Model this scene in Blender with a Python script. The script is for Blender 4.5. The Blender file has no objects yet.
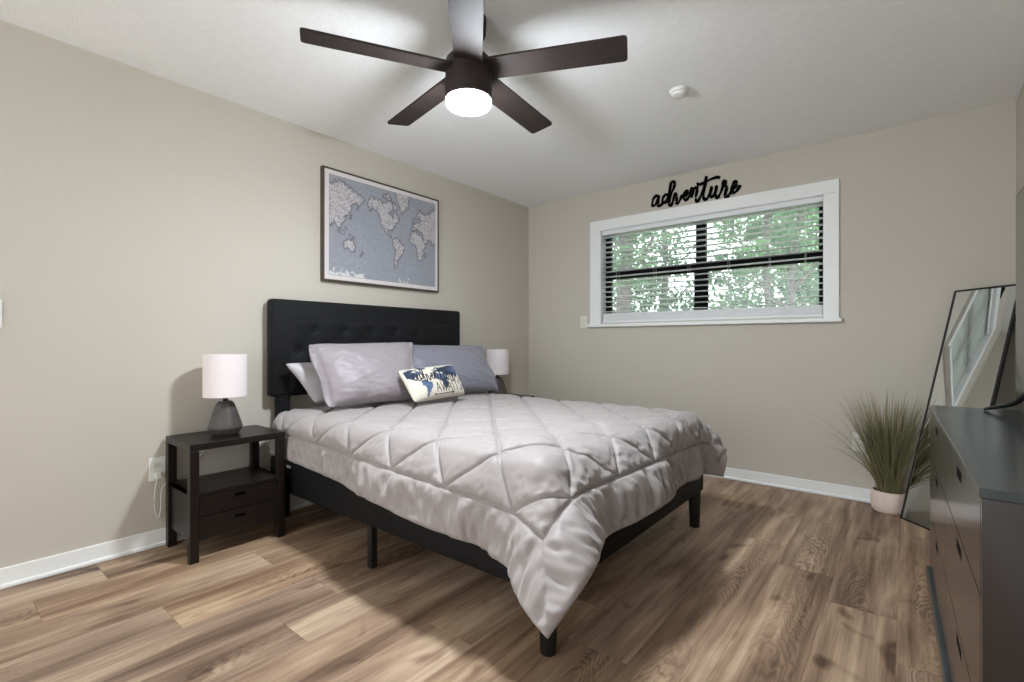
import bpy, bmesh, math, random
import numpy as np
from mathutils import Vector, Matrix, noise as mnoise

# ------------------------------------------------------------------ camera, sky, sun, exposure
S = bpy.context.scene
C = S.collection
PI = math.pi
YAW = 0.6832439
cam_data = bpy.data.cameras.new('camera')
cam = bpy.data.objects.new('camera', cam_data)
C.objects.link(cam)
cam.location = (3.0163, -3.9752, 1.0566)
cam.rotation_euler = (PI / 2, 0, YAW)
cam_data.sensor_width = 36.0
cam_data.lens = 486.117 * 36.0 / 1024.0
cam_data.shift_y = 1.31 / 1024.0
cam_data.clip_start = 0.02
cam_data.clip_end = 300
S.camera = cam

W = bpy.data.worlds.new('sky')
S.world = W
W.use_nodes = True
SKY, LOWER_FILL = 3.2, 3.5                                        # radiance of the sky, and of a fill glow added below the horizon
wt = W.node_tree
bg = wt.nodes['Background']
w_tc = wt.nodes.new('ShaderNodeTexCoord')
w_sp = wt.nodes.new('ShaderNodeSeparateXYZ')
w_mr = wt.nodes.new('ShaderNodeMapRange')
w_mr.inputs['From Min'].default_value = -0.03
w_mr.inputs['From Max'].default_value = 0.03
w_mr.inputs['To Min'].default_value = LOWER_FILL
w_mr.inputs['To Max'].default_value = SKY
w_cr = wt.nodes.new('ShaderNodeValToRGB')
w_cr.color_ramp.elements[0].color = (0.90, 0.97, 1.0, 1)
w_cr.color_ramp.elements[1].color = (0.90, 0.96, 1.0, 1)
w_cr.color_ramp.elements[0].position = 0.48
w_cr.color_ramp.elements[1].position = 0.52
w_ma = wt.nodes.new('ShaderNodeMath')
w_ma.operation = 'MULTIPLY_ADD'
w_ma.inputs[1].default_value = 0.5
w_ma.inputs[2].default_value = 0.5
wt.links.new(w_tc.outputs['Generated'], w_sp.inputs[0])
wt.links.new(w_sp.outputs['Z'], w_mr.inputs['Value'])
wt.links.new(w_sp.outputs['Z'], w_ma.inputs[0])
wt.links.new(w_ma.outputs[0], w_cr.inputs['Fac'])
wt.links.new(w_cr.outputs['Color'], bg.inputs['Color'])
wt.links.new(w_mr.outputs[0], bg.inputs['Strength'])

sun_data = bpy.data.lights.new('sun', 'SUN')
sun_data.energy = 7.0
sun_data.angle = 0.02
sun_data.color = (1.0, 0.95, 0.86)
sun = bpy.data.objects.new('sun', sun_data)
C.objects.link(sun)
sun.rotation_euler = Vector((-0.55, 0.03, -0.83)).to_track_quat('-Z', 'Y').to_euler()

S.view_settings.view_transform = 'Standard'
S.view_settings.look = 'None'
S.view_settings.gamma = 1
S.view_settings.use_curve_mapping = False
S.view_settings.exposure = 0.07
FAN_LIGHT = 475.0

# ------------------------------------------------------------------ materials
def lin(c):
    return tuple(((v / 255.0) / 12.92 if v / 255.0 <= 0.04045 else ((v / 255.0 + 0.055) / 1.055) ** 2.4) for v in c)

def nd(nt, kind, **kw):
    n = nt.nodes.new(kind)
    for k, v in kw.items():
        setattr(n, k, v)
    return n

def mat(name, rgb, rough=0.5, metal=0.0, vary=0.06, vscale=8.0, bump=0.0, bscale=200.0, spec=0.5, stretch=(1, 1, 1), sheen=0.0):
    """principled material with a little procedural colour variation and bump"""
    m = bpy.data.materials.new(name)
    m.use_nodes = True
    nt = m.node_tree
    b = nt.nodes['Principled BSDF']
    b.inputs['Roughness'].default_value = rough
    b.inputs['Metallic'].default_value = metal
    b.inputs['Specular IOR Level'].default_value = spec
    if sheen:
        b.inputs['Sheen Weight'].default_value = sheen
        b.inputs['Sheen Roughness'].default_value = 0.5
    col = lin(rgb)
    tc = nd(nt, 'ShaderNodeTexCoord')
    mp = nd(nt, 'ShaderNodeMapping')
    mp.inputs['Scale'].default_value = stretch
    nt.links.new(tc.outputs['Object'], mp.inputs['Vector'])
    nz = nd(nt, 'ShaderNodeTexNoise')
    nz.inputs['Scale'].default_value = vscale
    nz.inputs['Detail'].default_value = 4
    nt.links.new(mp.outputs[0], nz.inputs['Vector'])
    rp = nd(nt, 'ShaderNodeValToRGB')
    rp.color_ramp.elements[0].position = 0.3
    rp.color_ramp.elements[1].position = 0.7
    rp.color_ramp.elements[0].color = (*[v * (1 - vary) for v in col], 1)
    rp.color_ramp.elements[1].color = (*[min(1, v * (1 + vary)) for v in col], 1)
    nt.links.new(nz.outputs['Fac'], rp.inputs['Fac'])
    nt.links.new(rp.outputs['Color'], b.inputs['Base Color'])
    if bump:
        n2 = nd(nt, 'ShaderNodeTexNoise')
        n2.inputs['Scale'].default_value = bscale
        n2.inputs['Detail'].default_value = 3
        nt.links.new(mp.outputs[0], n2.inputs['Vector'])
        bp = nd(nt, 'ShaderNodeBump')
        bp.inputs['Strength'].default_value = bump
        bp.inputs['Distance'].default_value = 0.004
        nt.links.new(n2.outputs['Fac'], bp.inputs['Height'])
        nt.links.new(bp.outputs['Normal'], b.inputs['Normal'])
    return m

def attr_mat(name, attr, rough=0.6, bump=0.0):
    m = bpy.data.materials.new(name)
    m.use_nodes = True
    nt = m.node_tree
    b = nt.nodes['Principled BSDF']
    b.inputs['Roughness'].default_value = rough
    b.inputs['Specular IOR Level'].default_value = 0.3
    a = nd(nt, 'ShaderNodeAttribute', attribute_name=attr)
    nt.links.new(a.outputs['Color'], b.inputs['Base Color'])
    if bump:
        tc = nd(nt, 'ShaderNodeTexCoord')
        n2 = nd(nt, 'ShaderNodeTexNoise')
        n2.inputs['Scale'].default_value = 400
        nt.links.new(tc.outputs['Object'], n2.inputs['Vector'])
        bp = nd(nt, 'ShaderNodeBump')
        bp.inputs['Strength'].default_value = bump
        bp.inputs['Distance'].default_value = 0.003
        nt.links.new(n2.outputs['Fac'], bp.inputs['Height'])
        nt.links.new(bp.outputs['Normal'], b.inputs['Normal'])
    return m

def floor_material():
    m = bpy.data.materials.new('wood_plank_vinyl')
    m.use_nodes = True
    nt = m.node_tree
    L = nt.links.new
    b = nt.nodes['Principled BSDF']
    at = nd(nt, 'ShaderNodeAttribute', attribute_name='plank')      # random numbers, one set per plank
    sep = nd(nt, 'ShaderNodeSeparateColor')
    L(at.outputs['Color'], sep.inputs[0])
    tc = nd(nt, 'ShaderNodeTexCoord')
    off = nd(nt, 'ShaderNodeVectorMath', operation='MULTIPLY_ADD')
    off.inputs[1].default_value = (17.0, 31.0, 9.0)
    L(at.outputs['Color'], off.inputs[0])
    L(tc.outputs['Object'], off.inputs[2])
    def noise(scale_xy, detail, sc=1.0, rough=0.55, dist=0.0):
        mp = nd(nt, 'ShaderNodeMapping')
        mp.inputs['Scale'].default_value = (scale_xy[0], scale_xy[1], 1)
        L(off.outputs[0], mp.inputs['Vector'])
        n = nd(nt, 'ShaderNodeTexNoise')
        n.inputs['Scale'].default_value = sc
        n.inputs['Detail'].default_value = detail
        n.inputs['Roughness'].default_value = rough
        n.inputs['Distortion'].default_value = dist
        L(mp.outputs[0], n.inputs['Vector'])
        return n
    def math_(op, a, bb=None, c=None):
        n = nd(nt, 'ShaderNodeMath', operation=op)
        for i, v in enumerate((a, bb, c)):
            if v is None: continue
            if isinstance(v, (int, float)): n.inputs[i].default_value = v
            else: L(v, n.inputs[i])
        return n.outputs[0]
    ac = nd(nt, 'ShaderNodeAttribute', attribute_name='across')
    so = nd(nt, 'ShaderNodeSeparateXYZ')
    L(off.outputs[0], so.inputs[0])
    broad = noise((7.5, 1.1), 3, dist=0.5)
    fine = noise((170, 5.0), 4, rough=0.7)
    mid = noise((34, 1.3), 4, rough=0.62)
    warp = noise((8.0, 2.2), 3)
    # cathedral grain: nested arches along the middle of the plank
    x2 = math_('MULTIPLY', ac.outputs['Fac'], ac.outputs['Fac'])
    arch = math_('MULTIPLY_ADD', x2, 0.55, so.outputs['Y'])
    arch = math_('MULTIPLY_ADD', warp.outputs['Fac'], 0.85, arch)
    ringv = math_('SINE', math_('MULTIPLY', arch, 95.0))
    ringv = math_('POWER', math_('MULTIPLY_ADD', ringv, 0.5, 0.5), 2.5)
    ringmask = nd(nt, 'ShaderNodeMapRange')
    ringmask.inputs['From Min'].default_value = 0.50
    ringmask.inputs['From Max'].default_value = 0.66
    L(noise((3.0, 1.1), 1).outputs['Fac'], ringmask.inputs['Value'])
    ringv = math_('MULTIPLY', ringv, ringmask.outputs[0])
    ringv = math_('MULTIPLY', ringv, math_('SUBTRACT', 1.05, x2))
    v = math_('MULTIPLY_ADD', broad.outputs['Fac'], 1.10, -0.22)
    v = math_('MULTIPLY_ADD', mid.outputs['Fac'], 0.55, v)
    v = math_('MULTIPLY_ADD', fine.outputs['Fac'], 0.34, v)
    v = math_('MULTIPLY_ADD', ringv, -0.22, v)
    knot = nd(nt, 'ShaderNodeMapRange')                            # the odd dark knot
    knot.inputs['From Min'].default_value = 0.66
    knot.inputs['From Max'].default_value = 0.80
    L(noise((7.5, 4.2), 1, dist=0.6).outputs['Fac'], knot.inputs['Value'])
    v = math_('MULTIPLY_ADD', knot.outputs[0], -0.32, v)
    v = math_('MULTIPLY_ADD', sep.outputs['Red'], 0.06, v)
    v = math_('SUBTRACT', v, 0.29)
    rp = nd(nt, 'ShaderNodeValToRGB')
    cr = rp.color_ramp
    cr.elements[0].position = 0.17
    cr.elements[1].position = 0.80
    cr.elements[0].color = (*lin((82, 62, 48)), 1)
    cr.elements[1].color = (*lin((200, 174, 148)), 1)
    for pos, c in ((0.34, (120, 95, 76)), (0.50, (151, 124, 102)), (0.64, (178, 151, 125))):
        e = cr.elements.new(pos)
        e.color = (*lin(c), 1)
    L(v, rp.inputs['Fac'])
    # some planks are a little greyer
    hs = nd(nt, 'ShaderNodeHueSaturation')
    L(math_('MULTIPLY_ADD', sep.outputs['Green'], 0.14, 0.92), hs.inputs['Saturation'])
    L(rp.outputs['Color'], hs.inputs['Color'])
    L(hs.outputs['Color'], b.inputs['Base Color'])
    L(math_('MULTIPLY_ADD', fine.outputs['Fac'], 0.18, 0.40), b.inputs['Roughness'])
    b.inputs['Specular IOR Level'].default_value = 0.35
    bp = nd(nt, 'ShaderNodeBump')
    bp.inputs['Strength'].default_value = 0.12
    bp.inputs['Distance'].default_value = 0.002
    L(fine.outputs['Fac'], bp.inputs['Height'])
    L(bp.outputs['Normal'], b.inputs['Normal'])
    return m

def emit_mat(name, rgb, strength):
    m = bpy.data.materials.new(name)
    m.use_nodes = True
    b = m.node_tree.nodes['Principled BSDF']
    b.inputs['Base Color'].default_value = (*lin(rgb), 1)
    b.inputs['Emission Color'].default_value = (*lin(rgb), 1)
    b.inputs['Emission Strength'].default_value = strength
    return m

def glass_mat(name):
    m = bpy.data.materials.new(name)
    m.use_nodes = True
    nt = m.node_tree
    out = nt.nodes['Material Output']
    tr = nd(nt, 'ShaderNodeBsdfTransparent')
    tr.inputs['Color'].default_value = (0.93, 0.97, 0.95, 1)
    gl = nd(nt, 'ShaderNodeBsdfGlossy')
    gl.inputs['Roughness'].default_value = 0.02
    fr = nd(nt, 'ShaderNodeFresnel')
    fr.inputs['IOR'].default_value = 1.45
    mx = nd(nt, 'ShaderNodeMixShader')
    nt.links.new(fr.outputs[0], mx.inputs[0])
    nt.links.new(tr.outputs[0], mx.inputs[1])
    nt.links.new(gl.outputs[0], mx.inputs[2])
    haze = nd(nt, 'ShaderNodeBsdfTranslucent')                     # pale haze mixed into the panes, imitating glare from outside
    haze.inputs['Color'].default_value = (0.9, 0.93, 0.92, 1)
    m2 = nd(nt, 'ShaderNodeMixShader')
    m2.inputs[0].default_value = 0.05
    nt.links.new(mx.outputs[0], m2.inputs[1])
    nt.links.new(haze.outputs[0], m2.inputs[2])
    nt.links.new(m2.outputs[0], out.inputs['Surface'])
    return m

def leaf_mat(name, rgb, trans=0.5, attr=None):
    m = bpy.data.materials.new(name)
    m.use_nodes = True
    nt = m.node_tree
    out = nt.nodes['Material Output']
    b = nt.nodes['Principled BSDF']
    b.inputs['Roughness'].default_value = 0.55
    tl = nd(nt, 'ShaderNodeBsdfTranslucent')
    tc = nd(nt, 'ShaderNodeTexCoord')
    nz = nd(nt, 'ShaderNodeTexNoise')
    nz.inputs['Scale'].default_value = 3.0
    nt.links.new(tc.outputs['Object'], nz.inputs['Vector'])
    rp = nd(nt, 'ShaderNodeValToRGB')
    c = lin(rgb)
    rp.color_ramp.elements[0].position = 0.35
    rp.color_ramp.elements[1].position = 0.65
    rp.color_ramp.elements[0].color = (c[0] * 0.6, c[1] * 0.65, c[2] * 0.6, 1)
    rp.color_ramp.elements[1].color = (min(1, c[0] * 1.35), min(1, c[1] * 1.3), min(1, c[2] * 1.2), 1)
    nt.links.new(nz.outputs['Fac'], rp.inputs['Fac'])
    nt.links.new(rp.outputs['Color'], b.inputs['Base Color'])
    nt.links.new(rp.outputs['Color'], tl.inputs['Color'])
    mx = nd(nt, 'ShaderNodeMixShader')
    mx.inputs[0].default_value = trans
    nt.links.new(b.outputs[0], mx.inputs[1])
    nt.links.new(tl.outputs[0], mx.inputs[2])
    nt.links.new(mx.outputs[0], out.inputs['Surface'])
    return m

M = {}
M['wall'] = mat('taupe_wall_paint', (196, 189, 177), 0.75, vary=0.012, vscale=1.3, bump=0.12, bscale=180, spec=0.25)
M['ceiling'] = mat('white_ceiling_texture', (248, 248, 247), 0.9, vary=0.02, vscale=30, bump=0.55, bscale=120, spec=0.1)
M['floor'] = floor_material()
M['trim'] = mat('white_trim_paint', (236, 236, 234), 0.4, vary=0.01, vscale=5)
M['black_fabric'] = mat('black_woven_upholstery', (19, 19, 21), 0.62, vary=0.2, vscale=90, bump=0.3, bscale=900, spec=0.2)
M['black_metal'] = mat('black_powder_coat', (20, 19, 19), 0.45, vary=0.1)
M['espresso'] = mat('espresso_wood_stain', (28, 22, 20), 0.33, vary=0.18, vscale=14, stretch=(6, 0.8, 6), spec=0.25)
M['slot'] = mat('recess_shade_black', (4, 4, 4), 0.9, spec=0.1, vary=0.05)  # black that stands in for the shade inside the drawer slots
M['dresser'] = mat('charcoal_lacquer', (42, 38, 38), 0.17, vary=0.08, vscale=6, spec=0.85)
M['dresser_top'] = mat('charcoal_lacquer_blue_sheen', (48, 54, 57), 0.18, vary=0.14, vscale=9, spec=0.55)  # bluish window reflection put into the base colour
M['fan'] = mat('dark_bronze_fan_finish', (50, 42, 39), 0.6, vary=0.1, vscale=10, spec=0.22)
M['diffuser'] = emit_mat('lit_fan_diffuser', (238, 247, 255), FAN_LIGHT)
M['plastic'] = mat('white_plastic', (232, 231, 226), 0.35, vary=0.01)
M['pale_plastic'] = mat('ivory_plastic', (222, 219, 208), 0.4, vary=0.01)
M['gray_plastic'] = mat('outlet_slots', (120, 116, 110), 0.5)
M['comforter'] = mat('grey_satin_comforter', (155, 147, 145), 0.52, vary=0.015, vscale=3, bump=0.05, bscale=500, spec=0.3, sheen=0.25)
M['sheet'] = mat('pale_grey_sheet', (200, 196, 196), 0.7, vary=0.02)
M['pale_pillow'] = mat('pale_grey_satin', (186, 181, 183), 0.5, vary=0.02, vscale=4, sheen=0.2)
M['sham'] = mat('mauve_grey_satin', (146, 137, 141), 0.5, vary=0.02, vscale=4, bump=0.05, bscale=500, sheen=0.25)
M['sham_cool'] = mat('cool_grey_satin', (121, 119, 130), 0.5, vary=0.02, vscale=4, bump=0.05, bscale=500, sheen=0.25)
M['shade'] = mat('off_white_linen_shade', (232, 222, 222), 0.85, vary=0.03, vscale=60, stretch=(1, 1, 4), bump=0.15, bscale=500, spec=0.2)
M['ceramic'] = mat('charcoal_ceramic', (72, 66, 64), 0.42, vary=0.12, vscale=30)
M['brass'] = mat('dull_brass', (120, 100, 80), 0.4, metal=0.8)
M['cord'] = mat('white_cord', (222, 220, 214), 0.5, vary=0.02)
M['frame_wood'] = mat('dark_walnut_frame', (70, 58, 49), 0.5, vary=0.2, vscale=20, stretch=(1, 6, 6))
M['map'] = attr_mat('printed_map_paper', 'print', 0.55)
M['canvas'] = attr_mat('printed_canvas_cover', 'print', 0.85, bump=0.3)
M['sign'] = mat('matte_black_cut_metal', (6, 6, 6), 0.9, spec=0.05)
M['bronze'] = mat('black_window_aluminium', (7, 7, 7), 0.8, spec=0.15)
M['glass'] = glass_mat('window_glass')
M['slat'] = mat('white_blind_slat', (228, 229, 230), 0.5, vary=0.01)
M['mirror'] = mat('silvered_mirror', (232, 236, 236), 0.015, metal=1.0, vary=0.0)
M['pot'] = mat('blush_woven_ceramic', (226, 205, 192), 0.6, vary=0.03, vscale=30)
M['soil'] = mat('dark_soil', (46, 38, 30), 0.9, vary=0.3, vscale=60)
M['blade_green'] = leaf_mat('artificial_grass_blades', (150, 143, 108), 0.25)
M['tv'] = mat('black_television_plastic', (16, 16, 17), 0.4)
M['screen'] = mat('glossy_dark_screen', (10, 11, 12), 0.07, vary=0.0, spec=0.6)
M['bark'] = mat('grey_brown_bark', (82, 72, 76), 0.9, vary=0.3, vscale=6, stretch=(3, 3, 0.6), bump=0.8, bscale=12)
M['leaf'] = leaf_mat('green_leaves', (98, 132, 100), 0.6)
M['leaf_dark'] = leaf_mat('deep_green_leaves', (66, 100, 78), 0.55)
M['grass'] = mat('yard_grass', (104, 130, 74), 0.9, vary=0.3, vscale=3)

# ------------------------------------------------------------------ builders
def thing(name, label, cat, loc=(0, 0, 0), rotz=0.0, group=None):
    o = bpy.data.objects.new(name, None)
    C.objects.link(o)
    o.empty_display_size = 0.1
    o.location = loc
    o.rotation_euler = (0, 0, rotz)
    tag(o, label, cat, group)
    return o

def tag(o, label, cat, group=None):
    o['label'] = label
    o['category'] = cat
    if group:
        o['group'] = group
    return o

def finish(name, me, material, parent=None, smooth=False, label=None):
    if material:
        for mm in (material if isinstance(material, (list, tuple)) else [material]):
            me.materials.append(mm)
    if smooth:
        for p in me.polygons:
            p.use_smooth = True
    o = bpy.data.objects.new(name, me)
    C.objects.link(o)
    if parent:
        o.parent = parent
    if label:
        o['label'] = label
    return o

def obj(name, bm, material, parent=None, smooth=False, label=None):
    me = bpy.data.meshes.new(name)
    bm.normal_update()
    bm.to_mesh(me)
    bm.free()
    return finish(name, me, material, parent, smooth, label)

def pyobj(name, verts, faces, material, parent=None, smooth=True, label=None):
    me = bpy.data.meshes.new(name)
    me.from_pydata([tuple(map(float, v)) for v in verts], [], [tuple(map(int, f)) for f in faces])
    me.update()
    return finish(name, me, material, parent, smooth, label)

def struct(o):
    o['kind'] = 'structure'
    return o

def box(bm, lo, hi, bevel=0.0, seg=2, mtx=None):
    lo, hi = Vector(lo), Vector(hi)
    t = bmesh.new()
    bmesh.ops.create_cube(t, size=1.0)
    for v in t.verts:
        v.co = Vector(((lo[i] + hi[i]) / 2 + v.co[i] * (hi[i] - lo[i])) for i in range(3))
    if bevel:
        bmesh.ops.bevel(t, geom=list(t.edges), offset=bevel, segments=seg, affect='EDGES', profile=0.5)
    if mtx is not None:
        t.transform(mtx)
    me = bpy.data.meshes.new('tmp')
    t.to_mesh(me)
    t.free()
    bm.from_mesh(me)
    bpy.data.meshes.remove(me)

def bx(lo, hi, bevel=0.0, seg=2, mtx=None):
    bm = bmesh.new()
    box(bm, lo, hi, bevel, seg, mtx)
    return bm

def lathe(bm, prof, n=32, mtx=None, cap0=True, cap1=True, closed=False):
    """prof: list of (r, z)"""
    rings = []
    for r, z in prof:
        ring = []
        for k in range(n):
            a = 2 * PI * k / n
            v = Vector((r * math.cos(a), r * math.sin(a), z))
            ring.append(bm.verts.new(mtx @ v if mtx else v))
        rings.append(ring)
    pairs = list(zip(rings[:-1], rings[1:]))
    if closed:
        pairs.append((rings[-1], rings[0]))
    for A, B in pairs:
        for k in range(n):
            bm.faces.new((A[k], A[(k + 1) % n], B[(k + 1) % n], B[k]))
    if not closed:
        if cap0: bm.faces.new(list(reversed(rings[0])))
        if cap1: bm.faces.new(rings[-1])

def tube(bm, pts, rad, n=8, flat=None):
    """swept tube along points; rad scalar or list; flat = (axis, factor) squashes it along one axis"""
    pts = [Vector(p) for p in pts]
    rings = []
    up = Vector((0, 0, 1))
    for i, p in enumerate(pts):
        d = (pts[min(i + 1, len(pts) - 1)] - pts[max(i - 1, 0)])
        if d.length < 1e-9: d = Vector((0, 0, 1))
        d.normalize()
        a = d.cross(up)
        if a.length < 1e-3: a = d.cross(Vector((1, 0, 0)))
        a.normalize()
        b = d.cross(a).normalized()
        up = b.cross(d) if False else up
        r = rad[i] if isinstance(rad, (list, tuple)) else rad
        ring = []
        for k in range(n):
            t = 2 * PI * k / n
            o = (a * math.cos(t) + b * math.sin(t)) * r
            if flat:
                o[flat[0]] *= flat[1]
            ring.append(bm.verts.new(p + o))
        rings.append(ring)
    for A, B in zip(rings[:-1], rings[1:]):
        for k in range(n):
            bm.faces.new((A[k], A[(k + 1) % n], B[(k + 1) % n], B[k]))
    bm.faces.new(list(reversed(rings[0])))
    bm.faces.new(rings[-1])

def smooth_path(pts, per=6):
    """Catmull-Rom through points"""
    P = [np.array(p, float) for p in pts]
    P = [2 * P[0] - P[1]] + P + [2 * P[-1] - P[-2]]
    out = []
    for i in range(1, len(P) - 2):
        for k in range(per):
            t = k / per
            a, b, c, d = P[i - 1], P[i], P[i + 1], P[i + 2]
            out.append(0.5 * ((2 * b) + (c - a) * t + (2 * a - 5 * b + 4 * c - d) * t * t + (3 * b - a - 3 * c + d) * t ** 3))
    out.append(P[-2])
    return [tuple(v) for v in out]

def grid_faces(nu, nv):
    i, j = np.meshgrid(np.arange(nu - 1), np.arange(nv - 1), indexing='ij')
    a = (i * nv + j).ravel()
    return np.stack([a, a + nv, a + nv + 1, a + 1], 1)

def fast_grid(name, X, material, parent=None, flip=False, colors=None, attr='print'):
    nu, nv = X.shape[:2]
    f = grid_faces(nu, nv)
    if flip: f = f[:, ::-1]
    me = bpy.data.meshes.new(name)
    me.vertices.add(nu * nv)
    me.vertices.foreach_set('co', X.reshape(-1).astype(np.float32))
    me.loops.add(f.size)
    me.loops.foreach_set('vertex_index', f.reshape(-1).astype(np.int32))
    me.polygons.add(len(f))
    me.polygons.foreach_set('loop_start', np.arange(0, f.size, 4, dtype=np.int32))
    me.update(calc_edges=True)
    me.validate()
    if colors is not None:
        ca = me.color_attributes.new(attr, 'FLOAT_COLOR', 'POINT')
        rgba = np.ones((nu * nv, 4), np.float32)
        rgba[:, :3] = colors.reshape(-1, 3)
        ca.data.foreach_set('color', rgba.reshape(-1))
    return finish(name, me, material, parent, True)

def nlin(a):
    a = np.asarray(a, float) / 255.0
    return np.where(a <= 0.04045, a / 12.92, ((a + 0.055) / 1.055) ** 2.4)

# ------------------------------------------------------------------ room shell
RX, RY0, RH = 3.497, -6.6, 2.44

def build_floor():
    rng = random.Random(5)
    PW, PL, X0 = 0.228, 1.83, 0.0215
    known = {0: -3.43, 1: -3.67, 2: -2.9, 3: -3.35, 4: -2.85, 5: -3.10, 6: -2.3, 7: -2.75, 8: -2.25, 9: -2.5, 10: -1.126, 11: -1.37, 12: -1.62, 13: -1.93}
    me_v, me_f, cols, lx = [], [], [], []
    for k in range(-1, 16):
        a, b = max(X0 + k * PW, -0.1), min(X0 + (k + 1) * PW, RX + 0.1)
        if b <= a: continue
        j = known.get(k, rng.uniform(-3, -2))
        while j > RY0: j -= PL
        y = j
        while y < 0.1:
            y0, y1 = max(y, RY0), min(y + PL, 0.1)
            if y1 > y0:
                g = 0.0009
                c = (rng.random(), rng.random(), rng.random(), 1)
                n = len(me_v)
                me_v += [(a + g, y0 + g, 0), (b - g, y0 + g, 0), (b - g, y1 - g, 0), (a + g, y1 - g, 0)]
                me_v += [(a, y0, -0.0015), (b, y0, -0.0015), (b, y1, -0.0015), (a, y1, -0.0015)]
                me_f += [(n, n + 1, n + 2, n + 3)]
                for q in range(4):
                    me_f.append((n + q, n + 4 + q, n + 4 + (q + 1) % 4, n + (q + 1) % 4))
                cols += [c] * 8
                lx += [-1, 1, 1, -1, -1, 1, 1, -1]
            y += PL
    n = len(me_v)                                                  # the slab under the planks
    a, b, c0, c1 = -0.12, RX + 0.12, RY0, 0.14
    me_v += [(a, c0, -0.0016), (b, c0, -0.0016), (b, c1, -0.0016), (a, c1, -0.0016),
             (a, c0, -0.12), (b, c0, -0.12), (b, c1, -0.12), (a, c1, -0.12)]
    me_f += [(n, n + 1, n + 2, n + 3), (n + 7, n + 6, n + 5, n + 4)]
    for q in range(4):
        me_f.append((n + q, n + 4 + q, n + 4 + (q + 1) % 4, n + (q + 1) % 4))
    cols += [(0, 0.5, 0, 1)] * 8
    lx += [0] * 8
    o = pyobj('floor', me_v, me_f, M['floor'], smooth=False)
    ca = o.data.color_attributes.new('plank', 'FLOAT_COLOR', 'POINT')
    ca.data.foreach_set('color', np.array(cols, np.float32).reshape(-1))
    fa = o.data.attributes.new('across', 'FLOAT', 'POINT')       # -1 .. 1 across each plank
    fa.data.foreach_set('value', np.array(lx, np.float32))
    struct(o)

build_floor()
struct(obj('ceiling', bx((-0.12, RY0, RH), (RX + 0.12, 0.14, RH + 0.12)), M['ceiling']))
struct(obj('wall_left', bx((-0.12, RY0, 0), (0, 0.14, RH)), M['wall']))
struct(obj('wall_right', bx((RX, RY0, 0), (RX + 0.12, 0.14, RH)), M['wall']))
WX0, WX1, WZ0, WZ1, WD = 0.833, 2.567, 1.235, 2.078, 0.14
bm = bmesh.new()
box(bm, (0, 0, 0), (WX0, WD, RH))
box(bm, (WX1, 0, 0), (RX, WD, RH))
box(bm, (WX0, 0, 0), (WX1, WD, WZ0))
box(bm, (WX0, 0, WZ1), (WX1, WD, RH))
struct(obj('wall_back', bm, M['wall']))

def baseboard(name, p, q):
    """p, q = rectangle of the board (x, y)"""
    bm = bmesh.new()
    (x0, y0), (x1, y1) = p, q
    box(bm, (x0, y0, 0), (x1, y1, 0.09), 0.003)
    return bm
bm = bx((0, RY0, 0), (0.013, 0, 0.089), 0.004)
box(bm, (0, RY0, 0), (0.024, 0, 0.022), 0.008)
struct(obj('baseboard_left', bm, M['trim']))
bm = bx((0.013, -0.013, 0), (RX, 0, 0.089), 0.004)
box(bm, (0.024, -0.024, 0), (RX, 0, 0.022), 0.008)
struct(obj('baseboard_back', bm, M['trim']))
bm = bx((RX - 0.013, RY0, 0), (RX, -0.013, 0.089), 0.004)
box(bm, (RX - 0.024, RY0, 0), (RX, -0.024, 0.022), 0.008)
struct(obj('baseboard_right', bm, M['trim']))

# window
win = bpy.data.objects.new('window_1', None)
C.objects.link(win)
win.location = (1.7, 0, WZ0)
struct(win)
Wm = Matrix.Translation((-1.7, 0, -WZ0))
bm = bmesh.new()
box(bm, (0.729, -0.020, WZ1), (2.656, 0, 2.170), 0.003, mtx=Wm)
box(bm, (0.729, -0.020, 1.222), (WX0, 0, WZ1), 0.003, mtx=Wm)
box(bm, (WX1, -0.020, 1.222), (2.656, 0, WZ1), 0.003, mtx=Wm)
box(bm, (WX0 - 0.004, -0.012, WZ0 - 0.002), (WX0 + 0.004, 0.085, WZ1), mtx=Wm)      # jamb liners
box(bm, (WX1 - 0.004, -0.012, WZ0 - 0.002), (WX1 + 0.004, 0.085, WZ1), mtx=Wm)
box(bm, (WX0, -0.012, WZ1 - 0.004), (WX1, 0.085, WZ1 + 0.004), mtx=Wm)
obj('window_casing', bm, M['trim'], win)
obj('window_sill', bx((0.712, -0.040, 1.196), (2.673, 0.085, 1.224), 0.005, mtx=Wm), M['trim'], win)
bm = bmesh.new()
fy0, fy1 = 0.085, 0.130
box(bm, (WX0, fy0, WZ0), (0.886, fy1, WZ1), mtx=Wm)
box(bm, (2.527, fy0, WZ0), (WX1, fy1, WZ1), mtx=Wm)
box(bm, (WX0, fy0, WZ0), (WX1, fy1, WZ0 + 0.045), mtx=Wm)
box(bm, (WX0, fy0, WZ1 - 0.04), (WX1, fy1, WZ1), mtx=Wm)
box(bm, (1.663, fy0, WZ0), (1.740, fy1, WZ1), mtx=Wm)
box(bm, (1.648, fy0 + 0.004, WZ0), (1.755, fy1 - 0.01, 1.66), mtx=Wm)
box(bm, (0.886, fy0 - 0.004, 1.636), (1.663, fy1, 1.704), mtx=Wm)
box(bm, (1.740, fy0 - 0.004, 1.636), (2.527, fy1, 1.704), mtx=Wm)
box(bm, (0.886, fy0 - 0.010, 1.662), (2.527, fy0, 1.676), mtx=Wm)
obj('window_frame', bm, M['bronze'], win)
bm = bmesh.new()
for a, b in ((0.886, 1.655), (1.748, 2.527)):
    for z0, z1 in ((1.28, 1.65), (1.69, 2.04)):
        box(bm, (a, 0.108, z0), (b, 0.112, z1), mtx=Wm)
obj('glazing', bm, M['glass'], win)

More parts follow.
